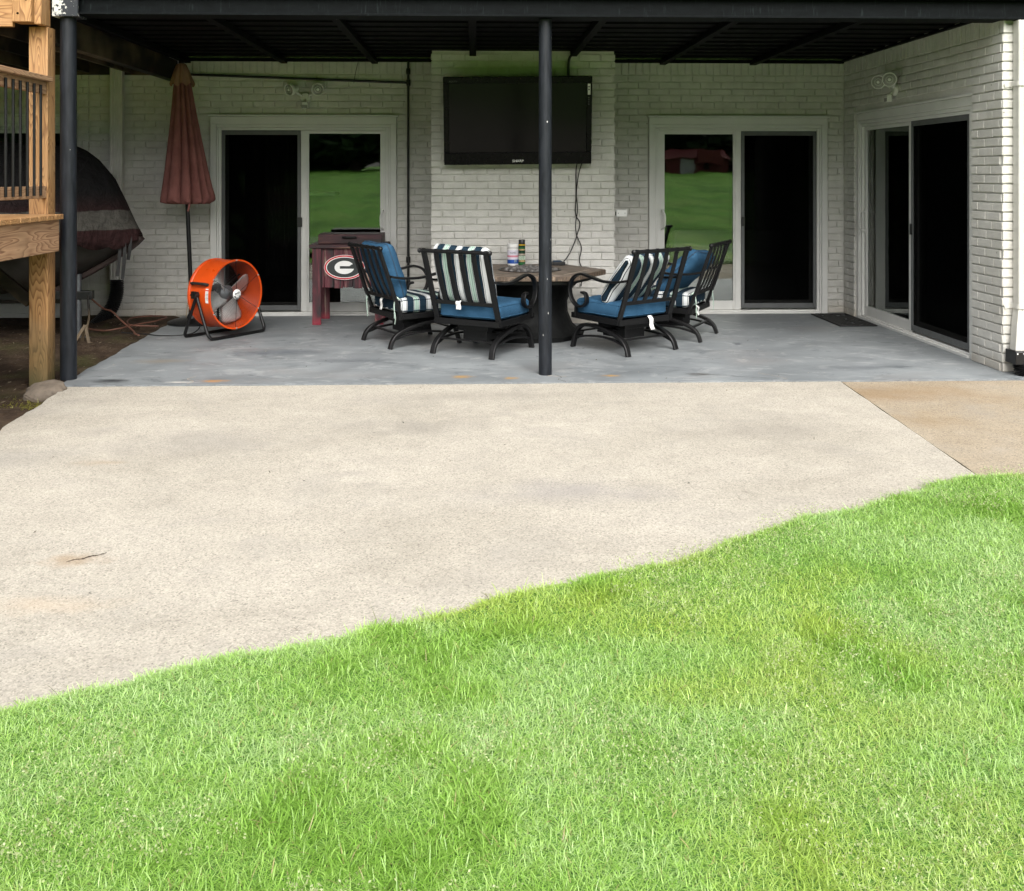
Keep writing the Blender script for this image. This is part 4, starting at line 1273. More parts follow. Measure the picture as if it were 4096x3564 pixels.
def chair(x, y, yaw, label, seat_m, pil_m, pil_pose, ties=False, tag_pose=None):
    t = thing('patio_chair', label, 'chair', (x, y, 0), yaw, False, 'rocking chairs around the fire table')
    make_frame(t)
    c = link('seat_cushion', seat_me[seat_m], t, (0, .03, .384))
    link('piping', seat_pipe['blue_fabric' if seat_m == 'blue_fabric' else 'stripe_x'], c)
    loc, rot = pil_pose
    p = link('back_pillow', pil_me[pil_m], t, loc, rot)
    link('piping', pil_pipe['blue_fabric_dark' if pil_m == 'blue_fabric' else 'stripe_x'], p)
    if ties:
        for sx in (-1, 1):
            mb = MB()
            for k in range(2):
                mb.bar(crom([(sx * .30, -.27, .455), (sx * (.305 + .01 * k), -.30 - .012 * k, .44), (sx * .30 - .012 * k, -.315, .40 - .02 * k), (sx * .31 + .02 * k, -.318, .34 - .04 * k), (sx * .30 + .012 * k, -.315, .28 - .05 * k)], 5), .011, .003, (1, 0, 0))
            mb.tube(crom([(sx * .28, -.27, .45), (sx * .31, -.30, .47), (sx * .33, -.28, .45), (sx * .30, -.265, .44)], 5), .006, 6)
            part('tie', mb, 'rope', t)
    if tag_pose:
        tx, ty, tz, tl, tw = tag_pose
        mb = MB().grid(lambda u, v: (tx + (u - .5) * .05 + tw * v * v, ty - .026 * math.sin(min(v * 3, 1.57)) - .006 * math.sin(v * 7), tz - tl * v + .012 * math.sin(min(v * 3, 1.57))), 4, 10)
        o = part('care_tag', mb, 'tag', t, smooth=60)
        md = o.modifiers.new('solid', 'SOLIDIFY'); md.thickness = .0015
    return t
def yaw_of(dx, dy): return math.atan2(-dx, dy)
lean = R(70)
chair(-.585, 9.53, yaw_of(.872, .49), 'chair with blue pillow and striped tied seat in front of the painted cooler', 'stripe_y', 'blue_fabric', ((0, -.285, .69), (R(109), 0, 0)), True, (.0, -.285, .44, .125, .0))
chair(.075, 9.02, yaw_of(.53, .85), 'chair with upright striped pillow and blue seat left of the middle post', 'blue_fabric', 'stripe_x', ((-.01, -.285, .70), (R(109), R(2), 0)), False, (-.05, -.312, .478, .085, .01))
chair(1.325, 9.10, yaw_of(-.60, .80), 'chair with slumped striped pillow and blue seat right of the middle post', 'blue_fabric', 'stripe_x', ((-.03, -.175, .66), (R(130), R(-3), R(5))), False, (.04, -.275, .325, .135, .02))
chair(1.90, 9.80, yaw_of(-.885, .464), 'far right chair with slumped blue pillow and striped seat', 'stripe_y', 'blue_fabric', ((.0, -.13, .635), (R(136), R(5), R(-4))), True, (-.15, -.275, .33, .10, -.02))

# ------------------------------------------------------------------ painted cooler with the oval emblem
co = thing('wooden_cooler', 'distressed dark red wooden cooler on legs with a white G oval emblem', 'cooler', (-1.30, 10.84, 0), 0, True)
cx0, cx1, cy0, cy1 = -1.665, -.945, 10.62, 11.08
for k in range(7):
    a = cx0 + .02 + k * (cx1 - cx0 - .04) / 7; b = a + (cx1 - cx0 - .04) / 7 - .004
    part('front_board', MB().box(a, b, cy0 + .012 + rnd.uniform(0, .004), cy0 + .032, .385 + rnd.uniform(-.006, .006), .795), 'distressed', co, .003)
part('box_body', MB().box(cx0 + .02, cx1 - .02, cy0 + .034, cy1 - .01, .40, .795), 'distressed', co, .003)
for xx, yy in ((cx0 - .005, cy0 - .012), (cx1 - .085, cy0 - .012), (cx0 + .02, cy1 - .02), (cx1 - .09, cy1 - .02)):
    part('leg', MB().box(xx, xx + .09, yy, yy + .022, .009, .795).box(xx, xx + .022, yy + .023, yy + .08, .009, .795), 'distressed', co, .003)
part('top_board', MB().box(cx0 - .035, cx1 + .035, cy0 - .035, cy1 + .02, .797, .835), 'distressed_h', co, .004)
lidp = part('lid', MB().box(cx0 + .04, cx1 - .02, cy0 + .09, cy1 + .005, .837, .935), 'distressed_h', co, .005)
part('lid_handle', MB().tube(crom([(-1.36, cy0 + .09, .905), (-1.36, cy0 + .06, .905), (-1.24, cy0 + .06, .905), (-1.24, cy0 + .09, .905)], 5), .009, 8), 'black_metal', lidp)
part('bottle_opener', MB().box(cx1 - .04, cx1 - .005, cy0 - .038, cy0 - .0355, .68, .79), 'black_metal', co, .002)
ex, ez = (cx0 + cx1) / 2 - .035, .60
def ellipse(a, b, n=56): return [(a * math.cos(2 * math.pi * k / n), b * math.sin(2 * math.pi * k / n)) for k in range(n)]
def emb(poly, y0, y1): return MB().prism(poly, y0, y1, Matrix.Translation((ex, cy0 - .014, ez)) @ Matrix.Rotation(R(90), 4, 'X'))
e0 = part('emblem', emb(ellipse(.208, .128), -.004, .002), 'white_print', co, smooth=30)
part('emblem_ring', emb(ellipse(.204, .124), .0021, .0032), 'red_print', e0, smooth=30)
part('emblem_ring', emb(ellipse(.187, .109), .0033, .0044), 'white_print', e0, smooth=30)
part('emblem_field', emb(ellipse(.179, .102), .0045, .0056), 'black_print', e0, smooth=30)
part('emblem_letter', emb(ellipse(.100, .068), .0057, .0068), 'white_print', e0, smooth=30)
part('emblem_notch', emb([(-.046, -.013), (.104, -.013), (.104, -.006), (.104, .014), (-.046, .014)], .0069, .0080), 'black_print', e0, smooth=30)
part('emblem_notch', emb([(.052, .014), (.112, .014), (.112, .040), (.074, .030)], .0069, .0079), 'black_print', e0, smooth=30)

# ------------------------------------------------------------------ orange drum fan
fa = math.atan2(.83, .557)            # faces right of the camera
FX, FY, FZ = -2.40, 9.97, .412
fan = thing('drum_fan', 'large orange drum fan on a black tube stand', 'fan', (FX, FY, 0), fa)   # local -y is the front
Fm = Matrix.Translation((0, 0, FZ)) @ Matrix.Rotation(R(90), 4, 'X')     # local z of the lathe -> -y
FR_, FD = .324, .145
mb = MB(); mb.lathe([(FR_ - .012, -FD), (FR_ + .008, -FD - .006), (FR_ + .008, -FD + .014), (FR_, -FD + .02), (FR_, FD - .02), (FR_ + .008, FD - .014), (FR_ + .008, FD + .006), (FR_ - .008, FD + .004), (FR_ - .010, FD - .016), (FR_ - .010, -FD + .01)], 64, Fm, caps=False)
rg0 = len(mb.v)
drum = part('housing', mb, 'orange', fan, smooth=50)
def grille(z, n, r_wire, dome):
    mb = MB()
    for k in range(n):
        rr = .045 + (FR_ - .055) * k / (n - 1)
        zz = z + dome * (1 - (rr / FR_) ** 2)
        mb.tube([Fm @ Vector((rr * math.cos(2 * math.pi * j / 48), rr * math.sin(2 * math.pi * j / 48), zz)) for j in range(48)], r_wire, 4, closed=True)
    o = part('grille_rings', mb, 'black_metal', fan); o['kind'] = 'stuff'
    for j in range(6):
        a = R(90 + 60 * j)
        pts = [Fm @ Vector((q * math.cos(a), q * math.sin(a), z - .003 + dome * (1 - (q / FR_) ** 2))) for q in (.03, .12, .22, FR_ - .002)]
        part('grille_spoke', MB().tube(pts, .0026, 5), 'black_metal', fan)
grille(FD - .004, 24, .0013, .012)
grille(-FD + .004, 20, .0013, -.012)
for j in range(6):
    a = R(90 + 60 * j)
    part('screw', MB().lathe([(.008, 0), (.007, .005), (.002, .006)], 8, Fm @ Matrix.Translation(((FR_ + .0) * math.cos(a), (FR_ + .0) * math.sin(a), FD + .006))), 'alu', fan)
hub = part('hub', MB().lathe([(.03, -.02), (.075, -.015), (.08, .02), (.06, .045), (.022, .06), (.02, .075)], 28, Fm), 'grey_metal', fan)
for k in range(4):
    a0 = R(18 + 90 * k)
    def bl(u, v):
        rr = .06 + u * .238
        wd = (.075 + .075 * u) * (1 - .25 * max(0, u - .85) / .15)
        s_ = (v - .5) * 2
        ang = a0 + s_ * wd / rr * .72
        zz = .0 + s_ * (.055 - .02 * u) + .012 * (1 - s_ * s_)
        return Fm @ Vector((rr * math.cos(ang), rr * math.sin(ang), zz))
    o = part('blade', MB().grid(bl, 10, 8), 'alu', fan, smooth=60)
    md = o.modifiers.new('solid', 'SOLIDIFY'); md.thickness = .002
part('motor', MB().lathe([(.085, -.13), (.09, -.12), (.09, -.03), (.08, -.022)], 24, Fm), 'black_plastic', fan)
for j in range(3):
    a = R(30 + 120 * j)
    part('motor_bracket', MB().bar([Fm @ Vector((q * math.cos(a), q * math.sin(a), -.10)) for q in (.085, FR_ - .006)], .03, .006, Fm.to_3x3() @ Vector((0, 0, 1))), 'black_plastic', fan)
bd = part('badge', MB().lathe([(.048, FD + .008), (.048, FD + .014), (.044, FD + .017)], 32, Fm), 'white_print', fan)
part('badge_strip', MB().prism([(x, y_) for x, y_ in ellipse(.0445, .0445, 40) if y_ < -.012], FD + .0171, FD + .0178, Fm), 'screen_frame', bd, smooth=0)
text('lettering', 'MAXX', .022, 'black_print', bd, Fm @ Matrix.Translation((-.002, .009, FD + .0182)) @ Matrix.Rotation(R(14), 4, 'Z'), bold=.0006)
text('lettering', 'PRO', .021, 'white_print', bd, Fm @ Matrix.Translation((0, -.024, FD + .0186)), bold=.001)
text('lettering', 'MAXX', .014, 'pink_print', fan, Matrix.Translation((.25, .03, FZ - .19)) @ Matrix.Rotation(R(-50), 4, 'Y') @ Matrix.Rotation(R(-70), 4, 'Z') @ Matrix.Rotation(R(90), 4, 'X'))
# sticker and handle on the left side of the housing
def on_drum(a, zax, dr=0): return Fm @ Vector(((FR_ + dr) * math.cos(a), (FR_ + dr) * math.sin(a), zax))
mb = MB().grid(lambda u, v: on_drum(R(184 - 24 * v + 6), .085 + .05 * u, .0012), 2, 8)
stk = part('warning_sticker', mb, 'white_print', fan, smooth=60)
mb = MB().grid(lambda u, v: on_drum(R(168.0 + 2.2 * v), .087 + .046 * u, .0022), 2, 2); part('sticker_mark', mb, 'red_print', stk)
mb = MB()
for k in range(6): mb.grid(lambda u, v, k=k: on_drum(R(172.5 + 2.3 * k + .7 * v), .091 + (.036 if k % 3 else .028) * u, .0022), 2, 1)
part('sticker_print', mb, 'screen_frame', stk)
mb = MB().tube(crom([on_drum(R(160), -.10, .002), on_drum(R(160), -.085, .035), on_drum(R(160), .03, .038), on_drum(R(160), .09, .03), on_drum(R(160), .105, .002)], 6), .013, 8)
part('carry_handle', mb, 'black_rubber', fan)
# tube stand
for sx in (-1, 1):
    xk = sx * (FR_ + .03)
    mb = MB()
    mb.tube(crom([(xk, 0, FZ + .02), (xk * 1.0, -.03, FZ - .06), (xk * 1.0, -.13, .12), (xk * .97, -.165, .045), (xk * .8, -.175, .026), (0, -.175, .026)], 7), .0155, 10)
    mb.tube(crom([(xk, 0, FZ + .02), (xk * 1.0, .03, FZ - .06), (xk * 1.0, .13, .12), (xk * .97, .165, .045), (xk * .8, .175, .026), (0, .175, .026)], 7), .0155, 10)
    part('stand_tube', mb, 'black_metal', fan)
    mb = MB()
    for k in range(6):
        a = R(60 * k); mb.lathe([(.013, 0), (.013, .025)], 8, Matrix.Translation((xk + sx * .018, .026 * math.cos(a), FZ + .02 + .026 * math.sin(a))) @ Matrix.Rotation(R(90) * sx, 4, 'Y'))
    mb.lathe([(.028, -.03), (.028, .02)], 16, Matrix.Translation((xk + sx * .018, 0, FZ + .02)) @ Matrix.Rotation(R(90) * sx, 4, 'Y'))
    part('tilt_knob', mb, 'black_plastic', fan)
fc = thing('fan_cord', 'thin black power cord lying from the fan to the dirt', 'cord', (-2.9, 10.1, 0), 0, True)
part('cord', MB().tube(crom([(-2.62, 10.05, .20), (-2.68, 10.02, .05), (-2.8, 9.96, .013), (-3.0, 9.93, .013), (-3.15, 10.0, .016), (-3.3, 10.2, -.01), (-3.5, 10.3, -.01)], 8), .006, 6), 'black_rubber', fc)

# ------------------------------------------------------------------ closed umbrella
um = thing('patio_umbrella', 'closed salmon patio umbrella on a black pole left of the left door', 'umbrella', (-2.935, 10.78, 0), 0)
sh = -.042          # lean of the pole towards the left per metre
L_ = lambda z: sh * z
part('base', MB().lathe([(.25, .008), (.25, .03), (.20, .05), (.06, .065), (.035, .12), (.03, .30), (.02, .31)], 32), 'black_metal', um)
part('pole', MB().tube([(L_(.06), 0, .06), (L_(1.3), 0, 1.3)], .0215, 14), 'black_metal', um)
def folds(z, th, R0):
    k = abs(math.sin(5.5 * th + .4 + .9 * math.sin(2 * th + 1) + .25 * math.sin(3 * z + th)))
    return R0 * (.52 + (.42 + .08 * math.sin(2.6 * th)) * k ** .5 + .04 * math.sin(3 * th + 1))
mb = MB(); rg = []
prof = [(2.70, .035), (2.64, .060), (2.55, .085), (2.40, .108), (2.2, .135), (1.9, .180), (1.6, .228), (1.42, .262), (1.33, .284), (1.29, .288)]
for z, r in prof:
    rg.append([Vector((L_(z) + folds(z, 2 * math.pi * k / 144, r) * math.cos(2 * math.pi * k / 144), folds(z, 2 * math.pi * k / 144, r) * .85 * math.sin(2 * math.pi * k / 144), z + (.022 * math.sin(12 * 2 * math.pi * k / 144 + 1) if z < 1.35 else 0))) for k in range(144)])
for z, s_ in ((1.275, .80), (1.27, .45), (1.30, .12)):
    rg.append([Vector((L_(z) + folds(z, 2 * math.pi * k / 144, .288 * s_) * math.cos(2 * math.pi * k / 144), folds(z, 2 * math.pi * k / 144, .288 * s_) * .85 * math.sin(2 * math.pi * k / 144), z - .03 * s_)) for k in range(144)])
mb.rings(rg, caps=False)
cnp = part('canopy', mb, 'salmon', um, smooth=60)
mb = MB(); rg = []
for z, r in ((2.715, .02), (2.70, .050), (2.64, .075), (2.56, .103), (2.50, .122), (2.485, .126)):
    rg.append([Vector((L_(z) + r * (.86 + .16 * abs(math.sin(4 * a + .4))) * math.cos(a), r * .88 * (.86 + .16 * abs(math.sin(4 * a + .4))) * math.sin(a), z + (.018 * math.sin(8 * a) if z < 2.52 else 0))) for a in [2 * math.pi * k / 64 for k in range(64)]])
mb.rings(rg, caps=False); part('top_cap', mb, 'salmon_cap', um, smooth=60)
part('finial', MB().lathe([(.02, 2.70), (.03, 2.72), (.022, 2.75), (.005, 2.765)], 14, Matrix.Translation((L_(2.7), 0, 0))), 'black_plastic', um)
part('strap', MB().bar(crom([(L_(1.3) + .07, -.19, 1.30), (L_(1.3) + .075, -.19, 1.24), (L_(1.3) + .06, -.185, 1.18)], 5), .02, .003, (1, 0, 0)), 'salmon', um)

# ------------------------------------------------------------------ covered boat on its trailer
bt = thing('covered_boat', 'boat under a dark striped tarpaulin with hanging straps behind the left post', 'boat', (-5.0, 10.0, 0), 0, True)
BYC = 10.05
def sect(s):   # s metres behind the stem
    f = min(1, s / 2.2)
    hb = .05 + .85 * (1 - (1 - f) ** 2.6)
    top_ = float(np.interp(s, [0, .06, .17, .29, .41, .53, .65, .9, 1.5, 3.5], [1.0, 1.10, 1.33, 1.57, 1.71, 1.79, 1.835, 1.86, 1.88, 1.88]))
    sheer = .98 - .02 * min(1, s)
    keel = sheer - .02 - .58 * min(1, (s / 1.0)) ** .8
    return hb, top_, sheer, keel
stations = [0, .03, .07, .12, .17, .23, .29, .35, .41, .47, .53, .6, .7, .95, 1.3, 1.8, 2.4, 3.2]
XB = -3.235
mb = MB(); rg = []
for s in [3.2 * (q / 70) ** 1.7 for q in range(71)]:
    hb, tp, shr, kl = sect(s); row = []
    for k in range(49):
        a = math.pi * k / 48
        cy = math.cos(a); sy = math.sin(a) ** .72 if 0 < k < 48 else 0
        hem = max(0, 1 - math.sin(a) * 1.5) * min(1, s * 6)
        fold = abs(math.sin(s * 9 + .9 * math.sin(s * 5 + k * .05))) ** .5
        wr = 1 + hem * (.12 * fold - .05) + .018 * math.sin(s * 13 + k * .35) * min(1, s * 5) + .012 * math.sin(k * .9 + s * 21)
        hang = -.05 * hem * (.5 + .5 * math.sin(s * 7 + 1)) - .04 * hem * abs(math.sin(s * 15))
        row.append(Vector((XB - s, BYC - cy * (hb + .03) * wr, shr - .06 + hang + (tp - shr + .06) * sy * (1 + .012 * math.sin(k * 1.4 + s * 6) - .03 * abs(math.sin(s * 4.2 + .6)) * min(1, s * 3)))))
    rg.append(row)
b0 = len(mb.v)
n_ = 49
for r_ in rg: mb.v += [tuple(p) for p in r_]
for i in range(len(rg) - 1):
    for k in range(n_ - 1):
        a = b0 + i * n_ + k; mb.f.append((a, a + 1, a + n_ + 1, a + n_))
mb.f.append(tuple(b0 + k for k in range(n_)))
cv = part('cover', mb, 'boat_cover', bt, smooth=60)
md = cv.modifiers.new('solid', 'SOLIDIFY'); md.thickness = .008
mb = MB(); rg = []
for s in stations:
    hb, tp, shr, kl = sect(s)
    rg.append([Vector((XB - s, BYC + y_ * hb, z)) for y_, z in ((-1, shr - .01), (-.93, shr - .15 * (shr - kl)), (-.6, kl + .38 * (shr - kl)), (0, kl), (.6, kl + .38 * (shr - kl)), (.93, shr - .15 * (shr - kl)), (1, shr - .01))])
mb.rings(rg); part('hull', mb, 'boat_hull', bt, smooth=50)
stem = [(XB - s + .012, BYC, sect(s)[3] - .012) for s in (0, .05, .12, .22, .34, .5, .7, .95)]
part('stem_guard', MB().bar(stem, .10, .05, (0, 1, 0)), 'boat_stem', bt)
for x, y_, z0, l in ((XB - .06, BYC - .12, .96, .22), (XB - .10, BYC - .16, .94, .38), (XB - .14, BYC - .18, .93, .34), (XB - .48, BYC - .62, .95, .36), (XB - .44, BYC - .60, .95, .30)):
    part('strap', MB().bar(crom([(x, y_, z0), (x + .01, y_ - .02, z0 - l * .4), (x - .012, y_ - .015, z0 - l)], 5), .032, .004, (1, 0, 0)), 'black_rubber', bt)
tr = thing('boat_trailer', 'grey trailer jack and tongue standing under the covered boat', 'trailer', (-3.80, 9.98, 0), 0, True)
part('jack_post', MB().lathe([(.040, 0), (.040, .02), (.030, .03), (.030, .62)], 16, Matrix.Translation((-3.80, 9.98, -.02))), 'grey_metal', tr)
part('jack_foot', MB().lathe([(.11, -.03), (.11, -.012), (.04, .0)], 16, Matrix.Translation((-3.80, 9.98, .0))), 'grey_metal', tr)
part('tongue', MB().box(-7.0, -3.66, 9.94, 10.02, .36, .44), 'black_pipe', tr, .005)
part('winch_post', MB().box(-3.90, -3.84, 9.95, 10.01, .44, .66), 'black_pipe', tr, .005)
part('tow_chain', MB().tube(crom([(-3.68, 9.90, .40), (-3.66, 9.88, .22), (-3.67, 9.86, .10), (-3.64, 9.80, -.01), (-3.58, 9.72, -.02)], 6), .010, 6), 'wood_dark', tr)
part('jack_stand', MB().bar([(-3.70, 9.80, -.03), (-3.66, 9.78, .14)], .03, .006).bar([(-3.60, 9.72, -.03), (-3.66, 9.78, .14)], .03, .006).bar([(-3.74, 9.70, -.03), (-3.66, 9.78, .14)], .03, .006), 'wood_dark', tr)
part('wheel', MB().lathe([(.10, -.09), (.26, -.10), (.31, -.06), (.32, 0), (.31, .06), (.26, .10), (.10, .09)], 30, Matrix.Translation((-6.0, 9.2, .29)) @ Matrix.Rotation(R(90), 4, 'X')), 'black_rubber', tr)
ec = thing('extension_cord', 'faded orange extension cord snaking over the dirt beside the boat', 'cord', (-3.6, 10.6, 0), 0, True)
part('cord', MB().tube(crom([(-3.86, 10.2, .42), (-3.80, 10.3, .33), (-3.72, 10.4, .22), (-3.66, 10.5, .17), (-3.58, 10.5, .09), (-3.45, 10.4, .02), (-3.38, 10.3, .0), (-3.32, 10.15, .0), (-3.25, 10.05, .0)], 8), .009, 7), 'cord_orange', ec)
part('cord', MB().tube(crom([(-3.9, 10.5, .0), (-3.7, 10.35, .0), (-3.55, 10.35, .02), (-3.42, 10.6, .03), (-3.3, 10.75, .04), (-3.25, 10.95, .05), (-3.4, 11.05, .05), (-3.6, 10.9, .05), (-3.5, 10.55, .03), (-3.2, 10.5, .02)], 8), .008, 7), 'cord_orange', ec)
# rock beside the post
bm = bmesh.new(); bmesh.ops.create_icosphere(bm, subdivisions=4, radius=1)
for v in bm.verts:
    p = v.co.copy()
    v.co *= 1 + .16 * math.sin(p.x * 2.1 + 1) + .12 * math.sin(p.y * 3.3 + .5) * math.cos(p.x * 2.2) + .05 * math.sin(p.x * 9 + p.y * 8) + .03 * math.sin(p.z * 21 + p.x * 17)
    v.co.x *= .15; v.co.y *= .12; v.co.z *= .085
    if v.co.z > .052: v.co.z = .052 + (v.co.z - .052) * .3
me = bpy.data.meshes.new('rock'); bm.to_mesh(me); bm.free()
me.polygons.foreach_set('use_smooth', [True] * len(me.polygons)); me.set_sharp_from_angle(angle=R(35)); me.materials.append(M['stone'])
o = link('rock', me, None, (-3.10, 7.50, -.02), (R(8), R(-6), R(20)))
tag(o, 'rough brown rock lying at the foot of the wooden post', 'rock')
# dry weed by the wall
wd = thing('dry_weed', 'dry spindly weed against the brick wall left of the fan', 'weed', (-3.07, 11.22, 0), 0, True)
part('stem', MB().tube(crom([(-3.12, 11.2, .0), (-3.10, 11.2, .15), (-3.05, 11.22, .30), (-3.03, 11.22, .42)], 6), .0035, 5, scale=None), 'tan_print', wd)
mb = MB()
for k in range(22):
    z = .06 + .36 * k / 22; a = rnd.uniform(0, 6.3)
    x = -3.11 + .08 * z / .4
    mb.tube([(x, 11.2, z), (x + .03 * math.cos(a), 11.2 + .03 * math.sin(a), z + .025)], .0022, 4)
part('twigs', mb, 'tan_print', wd)

# ------------------------------------------------------------------ what stands behind the camera (seen in the glass)
def crown_mesh(seed, n=2600):
    r_ = np.random.default_rng(seed)
    V, F = [], []
    clumps = []
    for k in range(26):
        d = r_.normal(size=3); d /= np.linalg.norm(d)
        clumps.append((d * r_.uniform(.3, 1.0) * np.array([3.0, 3.0, 3.6]), r_.uniform(.8, 1.5)))
    for i in range(n):
        c, rr = clumps[r_.integers(len(clumps))]
        d = r_.normal(size=3); d /= np.linalg.norm(d)
        p = c + d * rr * r_.uniform(.5, 1) ** .5
        a = r_.normal(size=3); a /= np.linalg.norm(a)
        b = np.cross(a, r_.normal(size=3)); b /= np.linalg.norm(b)
        s = r_.uniform(.3, .6)
        k = len(V)
        V += [tuple(p - a * s), tuple(p + b * s * .6), tuple(p + a * s), tuple(p - b * s * .6)]
        F.append((k, k + 1, k + 2, k + 3))
    me = bpy.data.meshes.new('crown'); me.from_pydata(V, [], F); me.materials.append(M['leaf'])
    return me
crowns = [crown_mesh(i) for i in range(3)]
trunk = MB(); trunk.tube([(0, 0, -.3), (.1, 0, 2.5), (-.1, .1, 5), (.1, 0, 7.5)], .26, 10, scale=[1.25, 1, .75, .4])
for a in range(5):
    trunk.tube([(0, 0, 3.5 + .5 * a), (1.0 * math.cos(a * 2.4), 1.0 * math.sin(a * 2.4), 4.8 + .5 * a), (2.0 * math.cos(a * 2.4), 2.0 * math.sin(a * 2.4), 5.6 + .5 * a)], .1, 6, scale=[1, .7, .3])
trunk_me = trunk.mesh('trunk', 'bark', 60)
spots = [(-92, -142, 3.2), (-72, -146, 3.6), (-54, -140, 3.1), (-36, -147, 3.5), (-19, -141, 3.0), (-3, -148, 3.5), (14, -150, 3.4), (31, -150, 3.7), (50, -143, 3.2), (69, -146, 3.4), (90, -141, 3.5)]
names_ = ['far left end', 'second from the left end', 'third from the left end', 'fourth from the left end', 'left of the red house', 'just left of the red house', 'behind the red house', 'behind the right end of the red house', 'right of the red house', 'second from the right end', 'far right end']
for i, ((x, y, s), nm) in enumerate(zip(spots, names_)):
    t = thing('tree', 'dark leafy tree across the lawn, %s of the row' % nm if 'end' in nm and 'red' not in nm else 'dark leafy tree across the lawn, %s' % nm, 'tree', (x, y, float(lawn_z(x, y))), i * 1.1, False, 'trees across the lawn')
    t.scale = (s, s, s)
    link('trunk', trunk_me, t)
    link('crown', crowns[i % 3], t, (0, 0, 4.6))
    c2 = link('crown', crowns[(i + 1) % 3], t, (.8, -.5, 1.9), (0, 0, 2)); c2.scale = (1.3, 1.3, .62)
HZ = float(lawn_z(22, -126)) - .05
rh = thing('red_house', 'low red house far across the lawn mirrored in the right door', 'house', (30.5, -128, HZ), 0)
part('wall', MB().box(-7, 6, -3, 3, -.5, 1.9), 'red_wall', rh, smooth=0)
rf = MB(); rf.prism([(3.6, 1.85), (0, 3.1), (-3.6, 1.85)], -7.4, 6.4, Matrix(((0, 0, 1, 0), (1, 0, 0, 0), (0, 1, 0, 0), (0, 0, 0, 1))))
part('roof', rf, 'red_wall', rh, smooth=0)
part('gable', MB().box(1.5, 5, 3.01, 4.2, 1.2, 2.9), 'red_wall', rh, smooth=0)
part('door', MB().box(-.6, 1.2, 3.01, 3.1, -.4, 1.6), 'siding', rh, smooth=0)
for x in (-5.6, -3.6, 2.6):
    part('window', MB().box(x, x + .9, 3.01, 3.06, .3, 1.3), 'tv_bezel', rh, smooth=0)

# ------------------------------------------------------------------ grass
rng = np.random.default_rng(11)
def vnoise(x, y, s, seed):
    """smooth value noise"""
    r_ = np.random.default_rng(seed); T = r_.random((64, 64))
    u = x * s + 100.0; v = y * s + 100.0
    i = np.floor(u).astype(int); j = np.floor(v).astype(int); a = u - i; b = v - j
    a = a * a * (3 - 2 * a); b = b * b * (3 - 2 * b)
    g = lambda p, q: T[p % 64, q % 64]
    return (g(i, j) * (1 - a) + g(i + 1, j) * a) * (1 - b) + (g(i, j + 1) * (1 - a) + g(i + 1, j + 1) * a) * b
def blades(N, region, length, width, seed_pal, stray=False):
    x, y = region
    n = len(x)
    n1 = vnoise(x, y, 2.4, 1) * .5 + vnoise(x, y, 7.0, 2) * .5       # lush clumps
    n2 = vnoise(x, y, 2.6, 3) * .55 + vnoise(x, y, 7.0, 4) * .45      # hue
    n3 = vnoise(x, y, 1.1, 5) * .6 + vnoise(x, y, 5, 6) * .4          # yellow
    lush = np.clip((n1 - .58) / .22, 0, 1)
    L = length * (.5 + 1.0 * rng.random(n)) * (.78 + .30 * n1 + .35 * lush)
    W = width * (.65 + .6 * rng.random(n) + .8 * (rng.random(n) < .08) + .35 * lush)
    th = rng.random(n) * 2 * np.pi + (vnoise(x, y, 6, 8) - .5) * 3
    bend = .2 + 1.7 * rng.random(n)
    tilt = .30 + 1.15 * rng.random(n)
    dx, dy = np.cos(th), np.sin(th)
    tw = th + np.pi / 2 + (rng.random(n) - .5) * 1.0
    px, py = np.cos(tw), np.sin(tw)
    z0 = lawn_z(x, y) - .004
    V = np.zeros((n, 7, 3))
    for k, (t_, wk) in enumerate(((0, .8), (.38, 1.0), (.74, .75))):
        ang = np.minimum(tilt + bend * t_ * .6, 2.0)
        hx = L * t_ * np.sin(ang); hz = L * t_ * np.maximum(np.cos(ang), .06)
        cx_, cy_, cz = x + dx * hx, y + dy * hx, z0 + hz
        for s_, o_ in ((-1, 0), (1, 1)):
            V[:, k * 2 + o_, 0] = cx_ + s_ * px * W * wk / 2
            V[:, k * 2 + o_, 1] = cy_ + s_ * py * W * wk / 2
            V[:, k * 2 + o_, 2] = cz
    ang = np.minimum(tilt + bend * .6, 2.0)
    V[:, 6, 0] = x + dx * L * np.sin(ang); V[:, 6, 1] = y + dy * L * np.sin(ang); V[:, 6, 2] = z0 + L * np.maximum(np.cos(ang), .04)
    deep = np.array([.245, .440, .065]); pale = np.array([.465, .640, .275]); yel = np.array([.520, .600, .115]); mid = np.array([.385, .585, .145]); straw = np.array([.42, .36, .17])
    q = np.clip(.60 + (n2 - .5) * 1.0 - .60 * lush + (rng.random(n) - .5) * .9, 0, 1)[:, None]
    C = np.where(q < .5, deep + (mid - deep) * q * 2, mid + (pale - mid) * (q * 2 - 1))
    right = np.clip((x - .0) / 2.0, 0, 1)
    yq = np.clip((n3 - .58 + .14 * right) / .4, 0, 1)[:, None] * .6
    C = C + (yel - C) * yq
    st_ = (rng.random(n) < .016)[:, None]
    C = np.where(st_, straw, C)
    C *= (.8 + .4 * rng.random(n))[:, None]
    return V, C
mb = MB()
gx = np.linspace(-4.5, 6.0, 106); gt = np.concatenate([[.03, .06, .09, .12], np.linspace(.16, 4.2, 43)])
for t_ in gt:
    for x in gx:
        y = float(edge_y(x)) - t_
        mb.v.append((float(x), y, float(lawn_z(x, y)) - .001))
for j in range(len(gt) - 1):
    for i in range(len(gx) - 1):
        a = j * len(gx) + i
        mb.f.append((a, a + 1, a + len(gx) + 1, a + len(gx)))
tag(link('turf_soil', mb.mesh('turf_soil', 'soil', 60)), 'dark thatch and soil between the grass blades', 'soil', None, 'structure')
